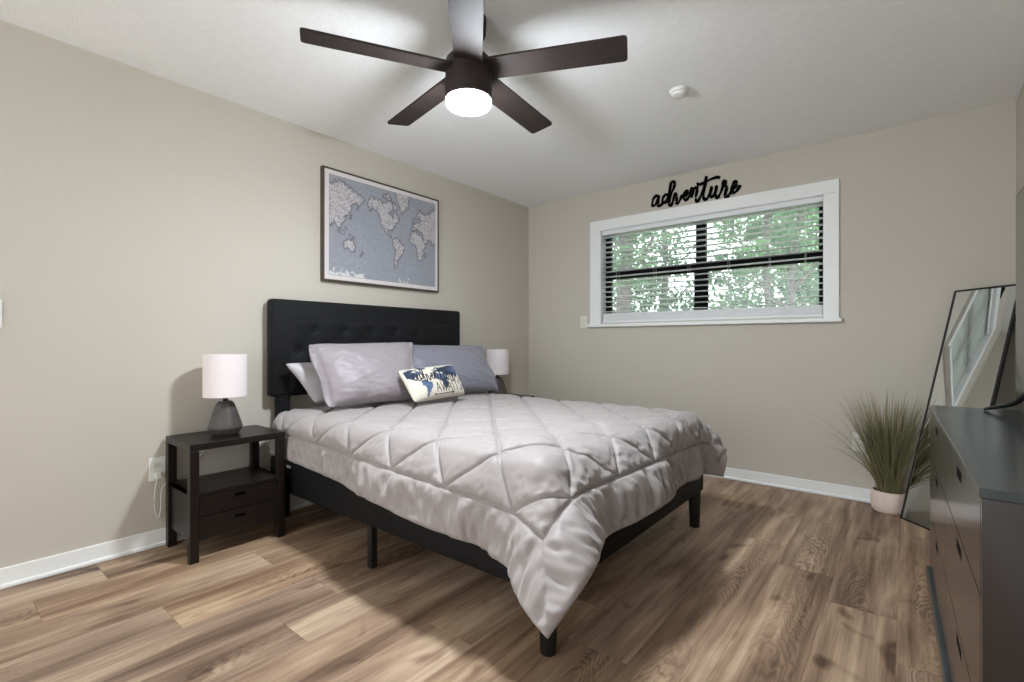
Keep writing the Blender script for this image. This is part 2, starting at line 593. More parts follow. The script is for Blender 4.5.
# venetian blind hung in the window recess
bl = thing('window_blind', 'white horizontal slat blind lowered in the window recess with its slats open', 'blind', (1.7, 0.045, WZ0))
Bm = Matrix.Translation((-1.7, -0.045, -WZ0))
bx0, bx1 = WX0 + 0.008, WX1 - 0.008
bm = bx((bx0, 0.016, 2.036), (bx1, 0.074, 2.073), 0.002, mtx=Bm)
obj('headrail', bm, M['slat'], bl)
obj('valance', bx((bx0, 0.001, 2.034), (bx1, 0.010, 2.073), 0.003, mtx=Bm), M['slat'], bl)
bm = bmesh.new()
z = 2.018
while z > 1.33:
    T = Bm @ Matrix.Translation((0, 0.045, z)) @ Matrix.Rotation(math.radians(-4), 4, 'X')
    box(bm, (bx0 + 0.004, -0.024, -0.0014), (bx1 - 0.004, 0.024, 0.0014), mtx=T)
    z -= 0.0455
for k in range(14):                                                # the slats gathered on the bottom rail
    zz = 1.2590 + k * 0.0043
    box(bm, (bx0 + 0.004, 0.021, zz), (bx1 - 0.004, 0.069, zz + 0.0037), mtx=Bm)
obj('slats', bm, M['slat'], bl)
obj('bottom_rail', bx((bx0 + 0.002, 0.020, 1.2255), (bx1 - 0.002, 0.070, 1.258), 0.004, mtx=Bm), M['slat'], bl)
bm = bmesh.new()
for x in (0.98, 1.33, 1.62, 1.93, 2.22, 2.45):
    for y in (0.0195, 0.0705):
        tube(bm, [Bm @ Vector((x, y, 1.24)), Bm @ Vector((x, y, 2.04))], 0.0011, 5)
obj('ladder_cords', bm, M['cord'], bl)

# ------------------------------------------------------------------ the yard outside
struct(obj('ground', bx((-40, 3.4, -0.6), (40, 60, -0.35)), M['grass']))
M['bounce'] = mat('pale_bounce_surface', (214, 208, 198), 0.85, vary=0.08, vscale=3)  # unseen pale slab, added to bounce sunlight up through the window
struct(obj('bounce_slab', bx((-9, 0.16, -0.6), (11, 3.4, -0.34)), M['bounce']))
RNG = np.random.default_rng(11)

def leaves_mesh(centres, radii, n, size, squash=0.8):
    V, F = [], []
    cs = np.array(centres, float)
    rs = np.array(radii, float)
    w = rs ** 2 / (rs ** 2).sum()
    pick = RNG.choice(len(cs), n, p=w)
    d = RNG.normal(size=(n, 3))
    d /= np.linalg.norm(d, axis=1)[:, None]
    rr = RNG.uniform(0.25, 1, n) ** 0.5
    P = cs[pick] + d * (rs[pick] * rr)[:, None] * np.array([1, 1, squash])
    a = RNG.normal(size=(n, 3)); a /= np.linalg.norm(a, axis=1)[:, None]
    b = np.cross(a, RNG.normal(size=(n, 3))); b /= np.linalg.norm(b, axis=1)[:, None]
    nrm = np.cross(a, b)
    L = (size * RNG.uniform(0.7, 1.3, n))[:, None]
    Wd = L * 0.34
    Q = np.stack([P, P + a * L * 0.45 + b * Wd + nrm * L * 0.06, P + a * L, P + a * L * 0.45 - b * Wd + nrm * L * 0.06], 1)
    F = np.arange(n * 4).reshape(n, 4)
    return Q.reshape(-1, 3), np.concatenate([F[:, [0, 1, 2]], F[:, [0, 2, 3]]])

def tree(name, label, x, y, h, r, lean, blobs, n, size, leaf, branches=()):
    t = thing(name, label, 'tree', (x, y, -0.35), group=None)
    bm = bmesh.new()
    pts = smooth_path([(lean[0] * q * h, lean[1] * q * h, q * h) for q in (0, 0.02, 0.3, 0.6, 0.85, 1.0)], 5)
    m = len(pts)
    pts = [(p[0] + 0.04 * math.sin(i * 0.7 + x), p[1] + 0.03 * math.cos(i * 0.9), p[2]) for i, p in enumerate(pts)]
    tube(bm, pts, [r * (1.35 - 0.35 * min(1, i / 4)) * (1 - 0.65 * i / m) for i in range(m)], 12)
    for (q, dx, dy, dz, br) in branches:
        b0 = Vector((lean[0] * q * h, lean[1] * q * h, q * h))
        b1 = b0 + Vector((dx, dy, dz))
        mid = (b0 + b1) / 2 + Vector((0, 0, -0.12))
        pp = smooth_path([b0, mid, b1], 5)
        tube(bm, pp, [br * (1 - 0.7 * i / len(pp)) for i in range(len(pp))], 7)
    obj('trunk', bm, M['bark'], t, True)
    v, f = leaves_mesh([b[:3] for b in blobs], [b[3] for b in blobs], n, size)
    pyobj('foliage', v, f, leaf, t, False)
    return t

def blobs(n, rx, z0, z1, r0, r1, cx=0):
    return [(cx + RNG.uniform(-rx, rx), RNG.uniform(-rx, rx) * 0.6, RNG.uniform(z0, z1), RNG.uniform(r0, r1)) for _ in range(n)]

tree('garden_tree', 'thick grey-barked tree trunk behind the left window pane', -1.42, 5.0, 6.0, 0.20, (0.01, 0), blobs(9, 0.75, 2.5, 5.6, 0.40, 0.65), 1500, 0.12, M['leaf'],
     ((0.45, 0.7, -0.2, 0.7, 0.06), (0.55, -0.7, 0.2, 0.8, 0.06)))
tree('garden_tree', 'slimmer tree trunk right of the thick one in the left window pane', -2.1, 8.6, 6.0, 0.13, (0.02, 0.02), blobs(9, 0.9, 2.0, 5.0, 0.5, 0.75), 1700, 0.13, M['leaf_dark'],
     ((0.4, 0.7, 0, 0.5, 0.04), (0.5, -0.7, 0, 0.7, 0.04)))
tree('garden_tree', 'leaning slender tree with forked branches in the right window pane', 1.42, 5.0, 5.0, 0.075, (0.07, 0.0), blobs(8, 0.75, 2.6, 4.4, 0.35, 0.55), 1100, 0.11, M['leaf'],
     ((0.38, -0.7, 0.1, 0.9, 0.035), (0.45, 0.5, 0, 0.9, 0.035), (0.3, -0.5, 0.1, 0.35, 0.02)))
tree('garden_tree', 'straight leafy tree just behind the leaning slender one', 0.70, 7.8, 5.5, 0.12, (-0.02, 0), blobs(9, 0.85, 1.9, 4.8, 0.45, 0.7), 1700, 0.13, M['leaf_dark'],
     ((0.4, 0.7, 0, 0.6, 0.05),))
tree('garden_tree', 'far pale leafy tree at the right edge of the yard', 1.5, 11.5, 7.0, 0.14, (0.0, 0), blobs(10, 1.3, 2.2, 5.6, 0.6, 1.0), 2300, 0.16, M['leaf'],
     ((0.4, 1.0, 0, 0.8, 0.05),))
tree('garden_tree', 'far dark-leaved tree directly behind the thick trunk', -4.6, 11.5, 7.0, 0.16, (0.02, 0), blobs(10, 1.3, 2.2, 5.8, 0.6, 1.0), 2300, 0.16, M['leaf_dark'],
     ((0.4, 1.0, 0, 0.8, 0.05),))

def shrub(label, x, y, h, w, n, leaf):
    t = thing('garden_shrub', label, 'shrub', (x, y, -0.35))
    bm = bmesh.new()
    for k in range(6):
        a = k * 1.05
        tube(bm, smooth_path([(0.05 * math.cos(a), 0.05 * math.sin(a), 0), (0.2 * w * math.cos(a), 0.2 * w * math.sin(a), h * 0.4), (0.4 * w * math.cos(a), 0.4 * w * math.sin(a), h * 0.85)], 4), 0.022, 6)
    obj('stems', bm, M['bark'], t, True)
    v, f = leaves_mesh(blobs_s(w, h), [0.42 * w + 0.2] * 7, n, 0.11)
    pyobj('foliage', v, f, leaf, t, False)

def blobs_s(w, h):
    return [(RNG.uniform(-w, w) * 0.6, RNG.uniform(-w, w) * 0.4, RNG.uniform(0.35, 0.8) * h) for _ in range(7)]

tree('garden_tree', 'farthest broad tree seen between the others right of the window mullion', -0.15, 15.0, 8.0, 0.16, (0.0, 0), blobs(12, 1.7, 2.4, 7.0, 0.7, 1.2), 2600, 0.20, M['leaf'],
     ((0.4, 1.0, 0, 0.8, 0.05),))
shrub('broad green shrub low at the left edge of the left pane', -4.0, 8.3, 2.6, 0.9, 1700, M['leaf'])
shrub('farther taller shrub behind the small rounded one at the mullion', -1.5, 11.5, 3.0, 1.2, 2000, M['leaf'])
shrub('small rounded shrub close by, low behind the window mullion', 0.05, 5.1, 2.2, 0.55, 900, M['leaf'])

# ------------------------------------------------------------------ bed
BY0, BY1, BXH, BXF = -2.65, -1.105, 0.10, 2.105
bed = thing('bed', 'black upholstered platform bed frame with tall tufted headboard against the left wall', 'bed', (1.1, -1.878, 0))
Bi = Matrix.Translation((-1.1, 1.878, 0))

def tufted_headboard():
    x0, xf = 0.026, 0.105
    y0, y1, z0, z1 = -2.645, -1.078, 0.73, 1.318
    bm = bx((x0, y0, z0), (xf, y1, z1), 0.022, 4, mtx=Bi)
    obj('headboard', bm, M['black_fabric'], bed, True)
    # tufted centre panel, a fine grid with dimples and a stitched border groove
    m = 0.105
    a0, a1, c0, c1 = y0 + m, y1 - m, z0 + 0.02, z1 - m
    nu, nv = 220, 90
    Y, Z = np.meshgrid(np.linspace(a0, a1, nu), np.linspace(c0, c1, nv), indexing='ij')
    H = np.full_like(Y, 0.012)
    d = np.minimum(np.minimum(Y - a0, a1 - Y), np.minimum(Z - c0, c1 - Z))
    H = 0.016 * (1 - np.exp(-(d / 0.022) ** 1.5)) - 0.004 * np.exp(-(d / 0.006) ** 2) + 0.003
    btn = [(-2.383 + 0.2088 * k, 1.135) for k in range(6)] + [(-2.487 + 0.2088 * k, 1.003) for k in range(7)] + [(-2.383 + 0.2088 * k, 0.871) for k in range(6)]
    for (by, bz) in btn:
        r = np.hypot(Y - by, Z - bz)
        H -= 0.020 * np.exp(-(r / 0.032) ** 1.1)
    X = xf + H - 0.001
    G = np.stack([X - 1.1, Y + 1.878, Z], -1)
    panel = fast_grid('tufted_panel', G, M['black_fabric'], bed)
    bm = bmesh.new()
    lathe(bm, [(0.0115, -0.004), (0.0125, 0.002), (0.010, 0.005), (0.004, 0.0068)], 14, Matrix.Rotation(PI / 2, 4, 'Y'))
    first = None
    for (by, bz) in btn:
        if first is None:
            first = o = obj('tufting_button', bm, M['black_fabric'], panel, True)
        else:
            o = first.copy()
            C.objects.link(o)
            o.parent = panel
        o.location = (xf + 0.001 - 1.1, by + 1.878, bz)

tufted_headboard()
for y in (-2.565, -1.158):
    obj('headboard_post', bx((0.034, y - 0.034, 0), (0.098, y + 0.034, 0.74), 0.006, mtx=Bi), M['black_fabric'], bed)
obj('side_rail', bx((0.09, BY0, 0.205), (BXF, BY0 + 0.045, 0.385), 0.012, 3, mtx=Bi), M['black_fabric'], bed, True)
obj('side_rail', bx((0.09, BY1 - 0.045, 0.205), (BXF, BY1, 0.385), 0.012, 3, mtx=Bi), M['black_fabric'], bed, True)
obj('foot_rail', bx((BXF - 0.045, BY0 + 0.03, 0.205), (BXF, BY1 - 0.03, 0.385), 0.012, 3, mtx=Bi), M['black_fabric'], bed, True)
bm = bmesh.new()
for k in range(12):
    x = 0.2 + k * 0.155
    box(bm, (x, BY0 + 0.03, 0.335), (x + 0.07, BY1 - 0.03, 0.352), mtx=Bi)
box(bm, (0.09, -1.91, 0.30), (BXF - 0.03, -1.85, 0.337), mtx=Bi)
obj('slat_base', bm, M['black_metal'], bed)
for (x, y) in ((2.066, -2.612), (2.066, -1.145)):
    bm = bmesh.new()
    lathe(bm, [(0.026, 0), (0.028, 0.004), (0.034, 0.20), (0.034, 0.225)], 20, Bi @ Matrix.Translation((x, y, 0)))
    obj('leg', bm, M['black_metal'], bed, True)
for (x, y) in ((1.065, -2.618), (1.065, -1.878), (1.065, -1.140), (1.55, -1.878)):
    obj('centre_leg', bx((x - 0.017, y - 0.017, 0), (x + 0.017, y + 0.017, 0.21 if abs(y + 1.878) > 0.1 else 0.30), 0.003, mtx=Bi), M['black_metal'], bed)

obj('care_tag', bx((0.300, BY0 - 0.0025, 0.352), (0.345, BY0 + 0.0005, 0.366), mtx=Bi), M['cord'], bed, label='small white sewn tag')

matt = obj('mattress', bx((0.112, BY0 + 0.047, 0.353), (2.057, BY1 - 0.047, 0.636), 0.06, 5), M['sheet'], smooth=True)
tag(matt, 'pale sheeted mattress under the grey comforter', 'mattress')

# comforter: a sheet dropped over the bed (position based cloth), then refined and quilted
CL_NU, CL_NV = 64, 66
CL_X0, CL_LEN = 0.19, 2.36 - 0.19
def cloth_half_width(u, s):
    f = np.clip(u / CL_LEN, 0, 1) ** 1.5
    return np.where(s < 0, 0.975 + 0.05 * f, 0.975 - 0.03 * f)
def drape(steps=230):
    NU, NV = CL_NU, CL_NV
    U, Sx = np.meshgrid(np.linspace(0, CL_LEN, NU), np.linspace(-1, 1, NV), indexing='ij')
    Vr = Sx * cloth_half_width(U, Sx)
    lo, hi = np.array([.08, -2.655, .0]), np.array([2.10, -1.105, .635])
    r, th = .075, .012
    c, h = (lo + hi) / 2, (hi - lo) / 2
    X = np.stack([CL_X0 + U, -1.88 + Vr, np.full_like(U, .70)], -1)
    ra = math.radians(1.6)                                         # it lies a touch askew, pulled towards the near foot corner
    dx, dy = X[..., 0] - CL_X0, X[..., 1] + 1.88
    X[..., 0], X[..., 1] = CL_X0 + dx * math.cos(ra) + dy * math.sin(ra), -1.88 - dx * math.sin(ra) + dy * math.cos(ra)
    V = np.zeros_like(X)
    R = np.stack([U, Vr], -1)
    cons = []
    for (di, dj, k) in ((1, 0, 1), (0, 1, 1), (1, 1, .45), (1, -1, .45), (2, 0, .30), (0, 2, .30), (4, 0, .16), (0, 4, .16), (8, 0, .25), (0, 8, .25)):
        for par in (0, 1):
            step = di if di else dj
            n = NU if di else NV
            idx = np.arange(n - step)
            idx = idx[(idx // step) % 2 == par]
            half = NV // 2 + 4 if step == 8 else NV
            if dj and step == 8:
                idx = idx[idx + step <= half]
            lo_i = 0
            if di:
                j0, j1 = max(0, -dj), min(half, NV - max(0, dj))
                L0 = np.linalg.norm(R[idx, j0:j1] - R[idx + step, j0 + dj:j1 + dj], axis=-1)
                kk = k * .5 * (np.clip((idx / NU - .35) / .4, 0, 1)[:, None] if step == 8 else 1)
                cons.append((True, idx, step, j0, j1, dj, L0, kk))
            else:
                L0 = np.linalg.norm(R[lo_i:, idx] - R[lo_i:, idx + step], axis=-1)
                kk = k * .5 * (np.clip((np.arange(NU) / NU - .35) / .4, 0, 1)[:, None] if step == 8 else 1)
                cons.append((False, idx, step, lo_i, 0, 0, L0, kk))
    dt = .016
    for st in range(steps):
        Xo = X.copy()
        V[..., 2] -= 9.8 * dt
        V *= .965
        X = X + V * dt
        for it in range(14):
            for (along, idx, step, j0, j1, dj, L0, k) in cons:
                if along:
                    d = X[idx + step, j0 + dj:j1 + dj] - X[idx, j0:j1]
                else:
                    d = X[j0:, idx + step] - X[j0:, idx]
                l = np.sqrt(np.einsum('ijk,ijk->ij', d, d)) + 1e-9
                d *= (k * (l - L0) / l)[..., None]
                if along:
                    X[idx, j0:j1] += d
                    X[idx + step, j0 + dj:j1 + dj] -= d
                else:
                    X[j0:, idx] += d
                    X[j0:, idx + step] -= d
            # push out of the rounded block of mattress and rails, with friction
            q = np.abs(X - c) - (h - r)
            qm = np.maximum(q, 0)
            ln = np.linalg.norm(qm, axis=-1)
            sd = ln + np.minimum(q.max(-1), 0) - r
            m = sd < th
            n = qm / np.maximum(ln, 1e-9)[..., None] * np.where(X - c >= 0, 1, -1)
            n[ln < 1e-6] = (0, 0, 1)
            X[m] += (n * (th - sd)[..., None])[m]
            d = X - Xo
            t = d - (d * n).sum(-1, keepdims=True) * n
            X[m] -= .6 * t[m]
            X[..., 2] = np.maximum(X[..., 2], .03)
        V = (X - Xo) / dt
    return X

def comforter():
    X = drape()
    K = 7
    def up(A, ax, k):
        A = np.moveaxis(A, ax, 0)
        n = A.shape[0]
        t = np.linspace(0, n - 1, (n - 1) * k + 1)
        i = np.clip(t.astype(int), 0, n - 2)
        f = (t - i).reshape(-1, *([1] * (A.ndim - 1)))
        P = np.concatenate([2 * A[:1] - A[1:2], A, 2 * A[-1:] - A[-2:-1]])
        a, b, c, e = P[i], P[i + 1], P[i + 2], P[i + 3]
        R = 0.5 * (2 * b + (c - a) * f + (2 * a - 5 * b + 4 * c - e) * f ** 2 + (3 * b - a - 3 * c + e) * f ** 3)
        return np.moveaxis(R, 0, ax)
    X = up(up(X, 0, K), 1, K)
    nu, nv = X.shape[:2]
    P = 0.335
    L = CL_LEN
    U, Sx = np.meshgrid(np.linspace(0, L, nu), np.linspace(-1, 1, nv), indexing='ij')
    HW = cloth_half_width(U, Sx)
    Vv = Sx * HW
    pw = 2.5 * P                                                   # half width of the quilted panel
    pf = L - 0.175                                                 # its foot edge
    ph = pf - 6.0 * P                                              # and its head edge
    ug, vg = U - pf, Vv
    def tri(t):
        return np.abs((t / P + 0.5) % 1.0 - 0.5) * P
    inside = (np.abs(Vv) < pw) & (U < pf) & (U > ph)
    d1 = tri(ug + vg) / 1.414
    d2 = tri(ug - vg) / 1.414
    dseam = np.minimum(np.abs(np.abs(Vv) - pw), np.minimum(np.abs(U - pf), np.abs(U - ph)))
    # outside the panel the long seams run only along the panel edge
    dx = np.maximum(np.maximum(U - pf, ph - U), 0)
    dy = np.maximum(np.abs(Vv) - pw, 0)
    drect = np.where(inside, np.minimum(np.minimum(pw - np.abs(Vv), pf - U), np.abs(U - ph)), np.hypot(dx, dy))
    dd = np.where(inside, np.minimum(np.minimum(d1, d2), drect), drect)
    edge = np.minimum(np.minimum(U, L - U), HW - np.abs(Vv))
    def nz(a, b, s, o=0):
        # smooth value noise
        r = np.random.default_rng(int(s * 100) + o)
        gx, gy = a * s, b * s
        i, j = np.floor(gx).astype(int), np.floor(gy).astype(int)
        fx, fy = gx - i, gy - j
        fx, fy = fx * fx * (3 - 2 * fx), fy * fy * (3 - 2 * fy)
        T = r.uniform(-1, 1, (257, 257))
        g = lambda p, w: T[p % 257, w % 257]
        return (g(i, j) * (1 - fx) + g(i + 1, j) * fx) * (1 - fy) + (g(i, j + 1) * (1 - fx) + g(i + 1, j + 1) * fx) * fy
    H = 0.010 * (1 - np.exp(-dd / 0.045)) + 0.006 * (1 - np.exp(-(dd / 0.010)))
    H -= 0.010 * np.exp(-(dd / 0.0055) ** 2)
    near = np.exp(-(dd / 0.07)) * (1 - np.exp(-(dd / 0.008) ** 2))
    # gathers: across the seams in the panel, straight down the drop in the border
    pk = 0.0065 * near * np.where(d1 < d2, nz(ug - vg, ug + vg, 30), nz(ug + vg, ug - vg, 30, 3))
    over = np.clip((np.maximum(np.abs(Vv) - 0.78, U - 1.78)) / 0.12, 0, 1)
    pk *= 0.55 + 0.9 * over
    side = (np.abs(Vv) - pw) > (U - pf)
    al = np.where(side, U, Vv)
    ac = np.where(side, np.abs(Vv) - pw, U - pf)
    fade = np.clip(ac / 0.03, 0, 1) * np.clip((edge + 0.02) / 0.05, 0, 1)
    gath = 0.014 * nz(al + 0.25 * ac, ac * 0.30, 24, 7) + 0.010 * nz(al - 0.2 * ac, ac * 0.4, 48, 8) + 0.006 * nz(al, ac, 9, 9)
    H += np.where(inside, pk, gath * fade)
    H += 0.004 * nz(U, Vv, 7, 4) * np.where(inside, 1, 0.6)
    H *= np.clip(edge / 0.014, 0, 1) ** 0.6
    H += 0.003
    du = np.gradient(X, axis=0); dv = np.gradient(X, axis=1)
    N = np.cross(du, dv)
    N /= np.linalg.norm(N, axis=-1, keepdims=True) + 1e-12
    if N[nu // 2, nv // 2, 2] < 0: N = -N
    top = X + N * H[..., None]
    bot = X - N * 0.004
    # one closed sheet: upper face, lower face and the rim between them
    f = grid_faces(nu, nv)
    n = nu * nv
    up_f = f if np.cross(du, dv)[nu // 2, nv // 2, 2] > 0 else f[:, ::-1]
    lo_f = (up_f[:, ::-1] + n)
    ring = np.concatenate([np.arange(nv), np.arange(1, nu) * nv + nv - 1, (nu - 1) * nv + np.arange(nv - 2, -1, -1), np.arange(nu - 2, 0, -1) * nv])
    nx = np.roll(ring, -1)
    rim = np.stack([ring, nx, nx + n, ring + n], 1)
    F = np.concatenate([up_f, lo_f, rim])
    V = np.concatenate([top.reshape(-1, 3), bot.reshape(-1, 3)])
    me = bpy.data.meshes.new('comforter')
    me.vertices.add(len(V)); me.vertices.foreach_set('co', V.reshape(-1).astype(np.float32))
    me.loops.add(F.size); me.loops.foreach_set('vertex_index', F.reshape(-1).astype(np.int32))
    me.polygons.add(len(F)); me.polygons.foreach_set('loop_start', np.arange(0, F.size, 4, dtype=np.int32))
    me.update(calc_edges=True)
    o = finish('comforter', me, M['comforter'], None, True)
    tag(o, 'grey quilted satin comforter spread over the bed, its corner hanging low at the foot', 'comforter')
comforter()

# ------------------------------------------------------------------ pillows
def pillow(name, label, BL, BR, TR, TL, T, material, flange=(0, 0), seed=0, res=(90, 70), wr=0.006, pinch=0.05, rc=0.035, colors=None, group=None, back=0.8):
    BL, BR, TR, TL = (np.array(v, float) for v in (BL, BR, TR, TL))
    nu, nv = res
    s, t = np.meshgrid(np.linspace(-1, 1, nu), np.linspace(-1, 1, nv), indexing='ij')
    si, ti = 1 - flange[0], 1 - flange[1]
    a, b = np.clip(np.abs(s) / si, 0, 1), np.clip(np.abs(t) / ti, 0, 1)
    h = T * ((1 - a ** 2.6) * (1 - b ** 2.6)) ** 0.5
    h *= 1 - 0.18 * t                                              # the filling settles towards the bottom
    ss = s * (1 - pinch * (1 - t * t)) * (1 - rc * np.abs(t) ** 7)
    tt = t * (1 - pinch * 1.4 * (1 - s * s)) * (1 - rc * 1.3 * np.abs(s) ** 9)
    u, v = (ss + 1) / 2, (tt + 1) / 2
    base = (BL * ((1 - u) * (1 - v))[..., None] + BR * (u * (1 - v))[..., None] + TR * (u * v)[..., None] + TL * ((1 - u) * v)[..., None])
    n = np.cross(BR - BL, TL - BL); n /= np.linalg.norm(n)
    W_ = np.zeros_like(s)
    for i in range(nu):
        for j in range(nv):
            p = Vector((s[i, j] * 2.2 + seed * 7.1, t[i, j] * 1.6, seed))
            W_[i, j] = mnoise.noise(p * 1.3) * 1.1 + mnoise.noise(Vector((p.x * 2.0, p.y * 5.5, 3 + seed))) * 0.6 + mnoise.noise(Vector(((p.x + p.y) * 4, (p.x - p.y) * 1.2, seed))) * 0.5
    fl = np.clip(np.maximum((np.abs(s) - si) / max(flange[0], 1e-3), (np.abs(t) - ti) / max(flange[1], 1e-3)), 0, 1) if flange[0] else 0
    edge = np.minimum(1 - np.abs(s), 1 - np.abs(t))
    wob = W_ * wr * np.clip(edge * 8, 0, 1)
    shift = (W_ * wr * 1.5 + 0.012 * fl * np.sin(t * 5.2 + seed) - 0.006 * np.exp(-((np.abs(s) - si) / 0.025) ** 2)) if flange[0] else 0 * W_
    front = base + n * (h + wob + 0.002 * np.clip(edge * 20, 0, 1) + shift)[..., None]
    rear = base + n * (-h * back + wob * 0.3 - 0.002 * np.clip(edge * 20, 0, 1) + shift)[..., None]
    N = nu * nv
    f = grid_faces(nu, nv)
    V = np.concatenate([front.reshape(-1, 3), rear.reshape(-1, 3)])
    c = V.mean(0)
    F = np.concatenate([f, f[:, ::-1] + N])
    me = bpy.data.meshes.new(name)
    me.from_pydata((V - c).tolist(), [], F.tolist())
    if colors is not None:
        ca = me.color_attributes.new('print', 'FLOAT_COLOR', 'POINT')
        rgba = np.ones((2 * N, 4), np.float32)
        rgba[:N, :3] = colors(s, t).reshape(-1, 3)
        rgba[N:, :3] = nlin((222, 212, 194))
        ca.data.foreach_set('color', rgba.reshape(-1))
    bm = bmesh.new()
    bm.from_mesh(me)
    bmesh.ops.remove_doubles(bm, verts=bm.verts, dist=0.00002)
    bm.to_mesh(me); bm.free()
    o = finish(name, me, material, None, True)
    o.location = c
    tag(o, label, 'pillow', group)
    return o

pillow('pillow', 'pale grey pillow half hidden behind the mauve one beside the left bedpost', (0.265, -2.470, 0.690), (0.25, -1.86, 0.69), (0.185, -1.96, 0.955), (0.185, -2.615, 0.935), 0.066, M['pale_pillow'], seed=1, wr=0.004, back=0.7)
pillow('pillow_sham', 'large mauve-grey flanged pillow, the leftmost big one against the headboard', (0.46, -2.495, 0.680), (0.52, -1.890, 0.685), (0.30, -1.745, 1.060), (0.29, -2.535, 1.045), 0.105, M['sham'], (0.09, 0.03), seed=2, wr=0.0035, pinch=0.02, back=0.6)
pillow('pillow_sham', 'large bluish-grey flanged pillow behind the small printed one, nearer the window', (0.42, -1.86, 0.685), (0.55, -1.085, 0.685), (0.30, -1.035, 1.026), (0.225, -1.86, 1.040), 0.10, M['sham_cool'], (0.08, 0.03), seed=3, wr=0.0035, pinch=0.02, back=0.6)

LAND = {
 'na': [(-168,66),(-156,71),(-130,70),(-110,68),(-95,72),(-82,70),(-80,63),(-94,59),(-85,55),(-79,52),(-78,60),(-70,62),(-64,58),(-56,52),(-66,45),(-70,42),(-76,35),(-81,31),(-80,25),(-83,30),(-90,30),(-97,27),(-97,21),(-90,21),(-88,16),(-83,10),(-79,8),(-86,12),(-95,16),(-106,22),(-112,30),(-118,34),(-124,41),(-124,48),(-135,58),(-150,60),(-162,55),(-158,59),(-165,62)],
 'gr': [(-73,78),(-60,82),(-30,83),(-18,77),(-22,70),(-40,65),(-44,60),(-52,65),(-55,70)],
 'ca': [(-120,73),(-100,76),(-85,73),(-72,70),(-62,66),(-75,64),(-82,72),(-100,73)],
 'sa': [(-79,8),(-72,12),(-62,10),(-52,5),(-48,0),(-35,-6),(-39,-15),(-41,-22),(-48,-27),(-54,-34),(-58,-38),(-65,-42),(-67,-50),(-70,-55),(-75,-50),(-73,-40),(-71,-28),(-70,-18),(-77,-12),(-81,-5),(-79,2)],
 'af': [(-6,36),(10,37),(11,33),(20,32),(32,31),(36,24),(43,12),(51,12),(47,4),(40,-4),(40,-15),(35,-22),(32,-28),(26,-34),(18,-34),(14,-22),(12,-12),(9,0),(5,5),(-8,5),(-17,14),(-16,22),(-10,30)],
 'eu': [(-9,43),(-9,37),(-2,37),(3,42),(10,44),(14,40),(18,40),(13,45),(20,41),(23,37),(27,40),(36,37),(35,31),(40,22),(43,13),(52,16),(59,23),(56,26),(50,30),(57,26),(66,25),(72,20),(77,8),(80,15),(88,22),(94,17),(98,10),(103,2),(101,12),(105,10),(109,13),(106,20),(117,24),(122,31),(118,38),(125,40),(127,35),(129,40),(135,45),(141,53),(136,55),(150,60),(160,61),(157,51),(163,58),(178,64),(180,68),(160,70),(140,73),(110,76),(90,75),(70,72),(60,69),(45,68),(40,65),(30,70),(20,70),(10,63),(5,60),(12,58),(18,62),(22,65),(24,60),(30,60),(20,55),(10,54),(4,52),(-2,48),(-1,44)],
 'uk': [(-5,50),(1,51),(-2,57),(-5,58)],
 'au': [(114,-22),(122,-17),(130,-12),(136,-12),(137,-17),(142,-11),(146,-19),(153,-27),(150,-37),(140,-38),(131,-32),(118,-35)],
 'bo': [(109,2),(117,6),(118,0),(114,-4)], 'su': [(95,5),(104,-3),(106,-6),(100,0)], 'ng': [(131,-1),(140,-3),(150,-9),(140,-8)],
 'jp': [(131,32),(140,36),(142,44),(137,37)], 'nz': [(173,-35),(178,-38),(172,-44),(167,-46),(172,-41)], 'md': [(44,-16),(50,-15),(47,-25),(44,-24)], 'ph': [(120,18),(126,7),(122,10)],
}
def in_poly(x, y, poly):
    r = np.zeros(x.shape, bool)
    n = len(poly)
    for k in range(n):
        x0, y0 = poly[k]; x1, y1 = poly[(k + 1) % n]
        if y0 == y1: continue
        c = ((y0 > y) != (y1 > y)) & (x < (x1 - x0) * (y - y0) / (y1 - y0) + x0)
        r ^= c
    return r
def land_mask(lon, lat, wob=1.2):
    lon = lon + wob * np.sin(lat * 0.55 + 1.3 * np.sin(lon * 0.31)) * 0.8
    lat = lat + wob * np.sin(lon * 0.47 + 1.7 * np.sin(lat * 0.37)) * 0.6
    r = np.zeros(lon.shape, bool)
    for p in LAND.values():
        for k in (0, 360, -360):
            r |= in_poly(lon + k, lat, p)
    return r
def blur(A, n):
    for _ in range(n):
        A = (A + np.roll(A, 1, 0) + np.roll(A, -1, 0) + np.roll(A, 1, 1) + np.roll(A, -1, 1)) / 5
    return A
def stroke_mask(x, y, strokes, w):
    d = np.full(x.shape, 9.0)
    for st in strokes:
        pts = smooth_path(st, 4) if len(st) > 2 else st
        for (ax, ay), (bx_, by_) in zip(pts[:-1], pts[1:]):
            vx, vy = bx_ - ax, by_ - ay
            q = np.clip(((x - ax) * vx + (y - ay) * vy) / (vx * vx + vy * vy + 1e-9), 0, 1)
            d = np.minimum(d, np.hypot(x - ax - q * vx, y - ay - q * vy))
    return np.clip((w - d) / (w * 0.4) + 0.5, 0, 1)

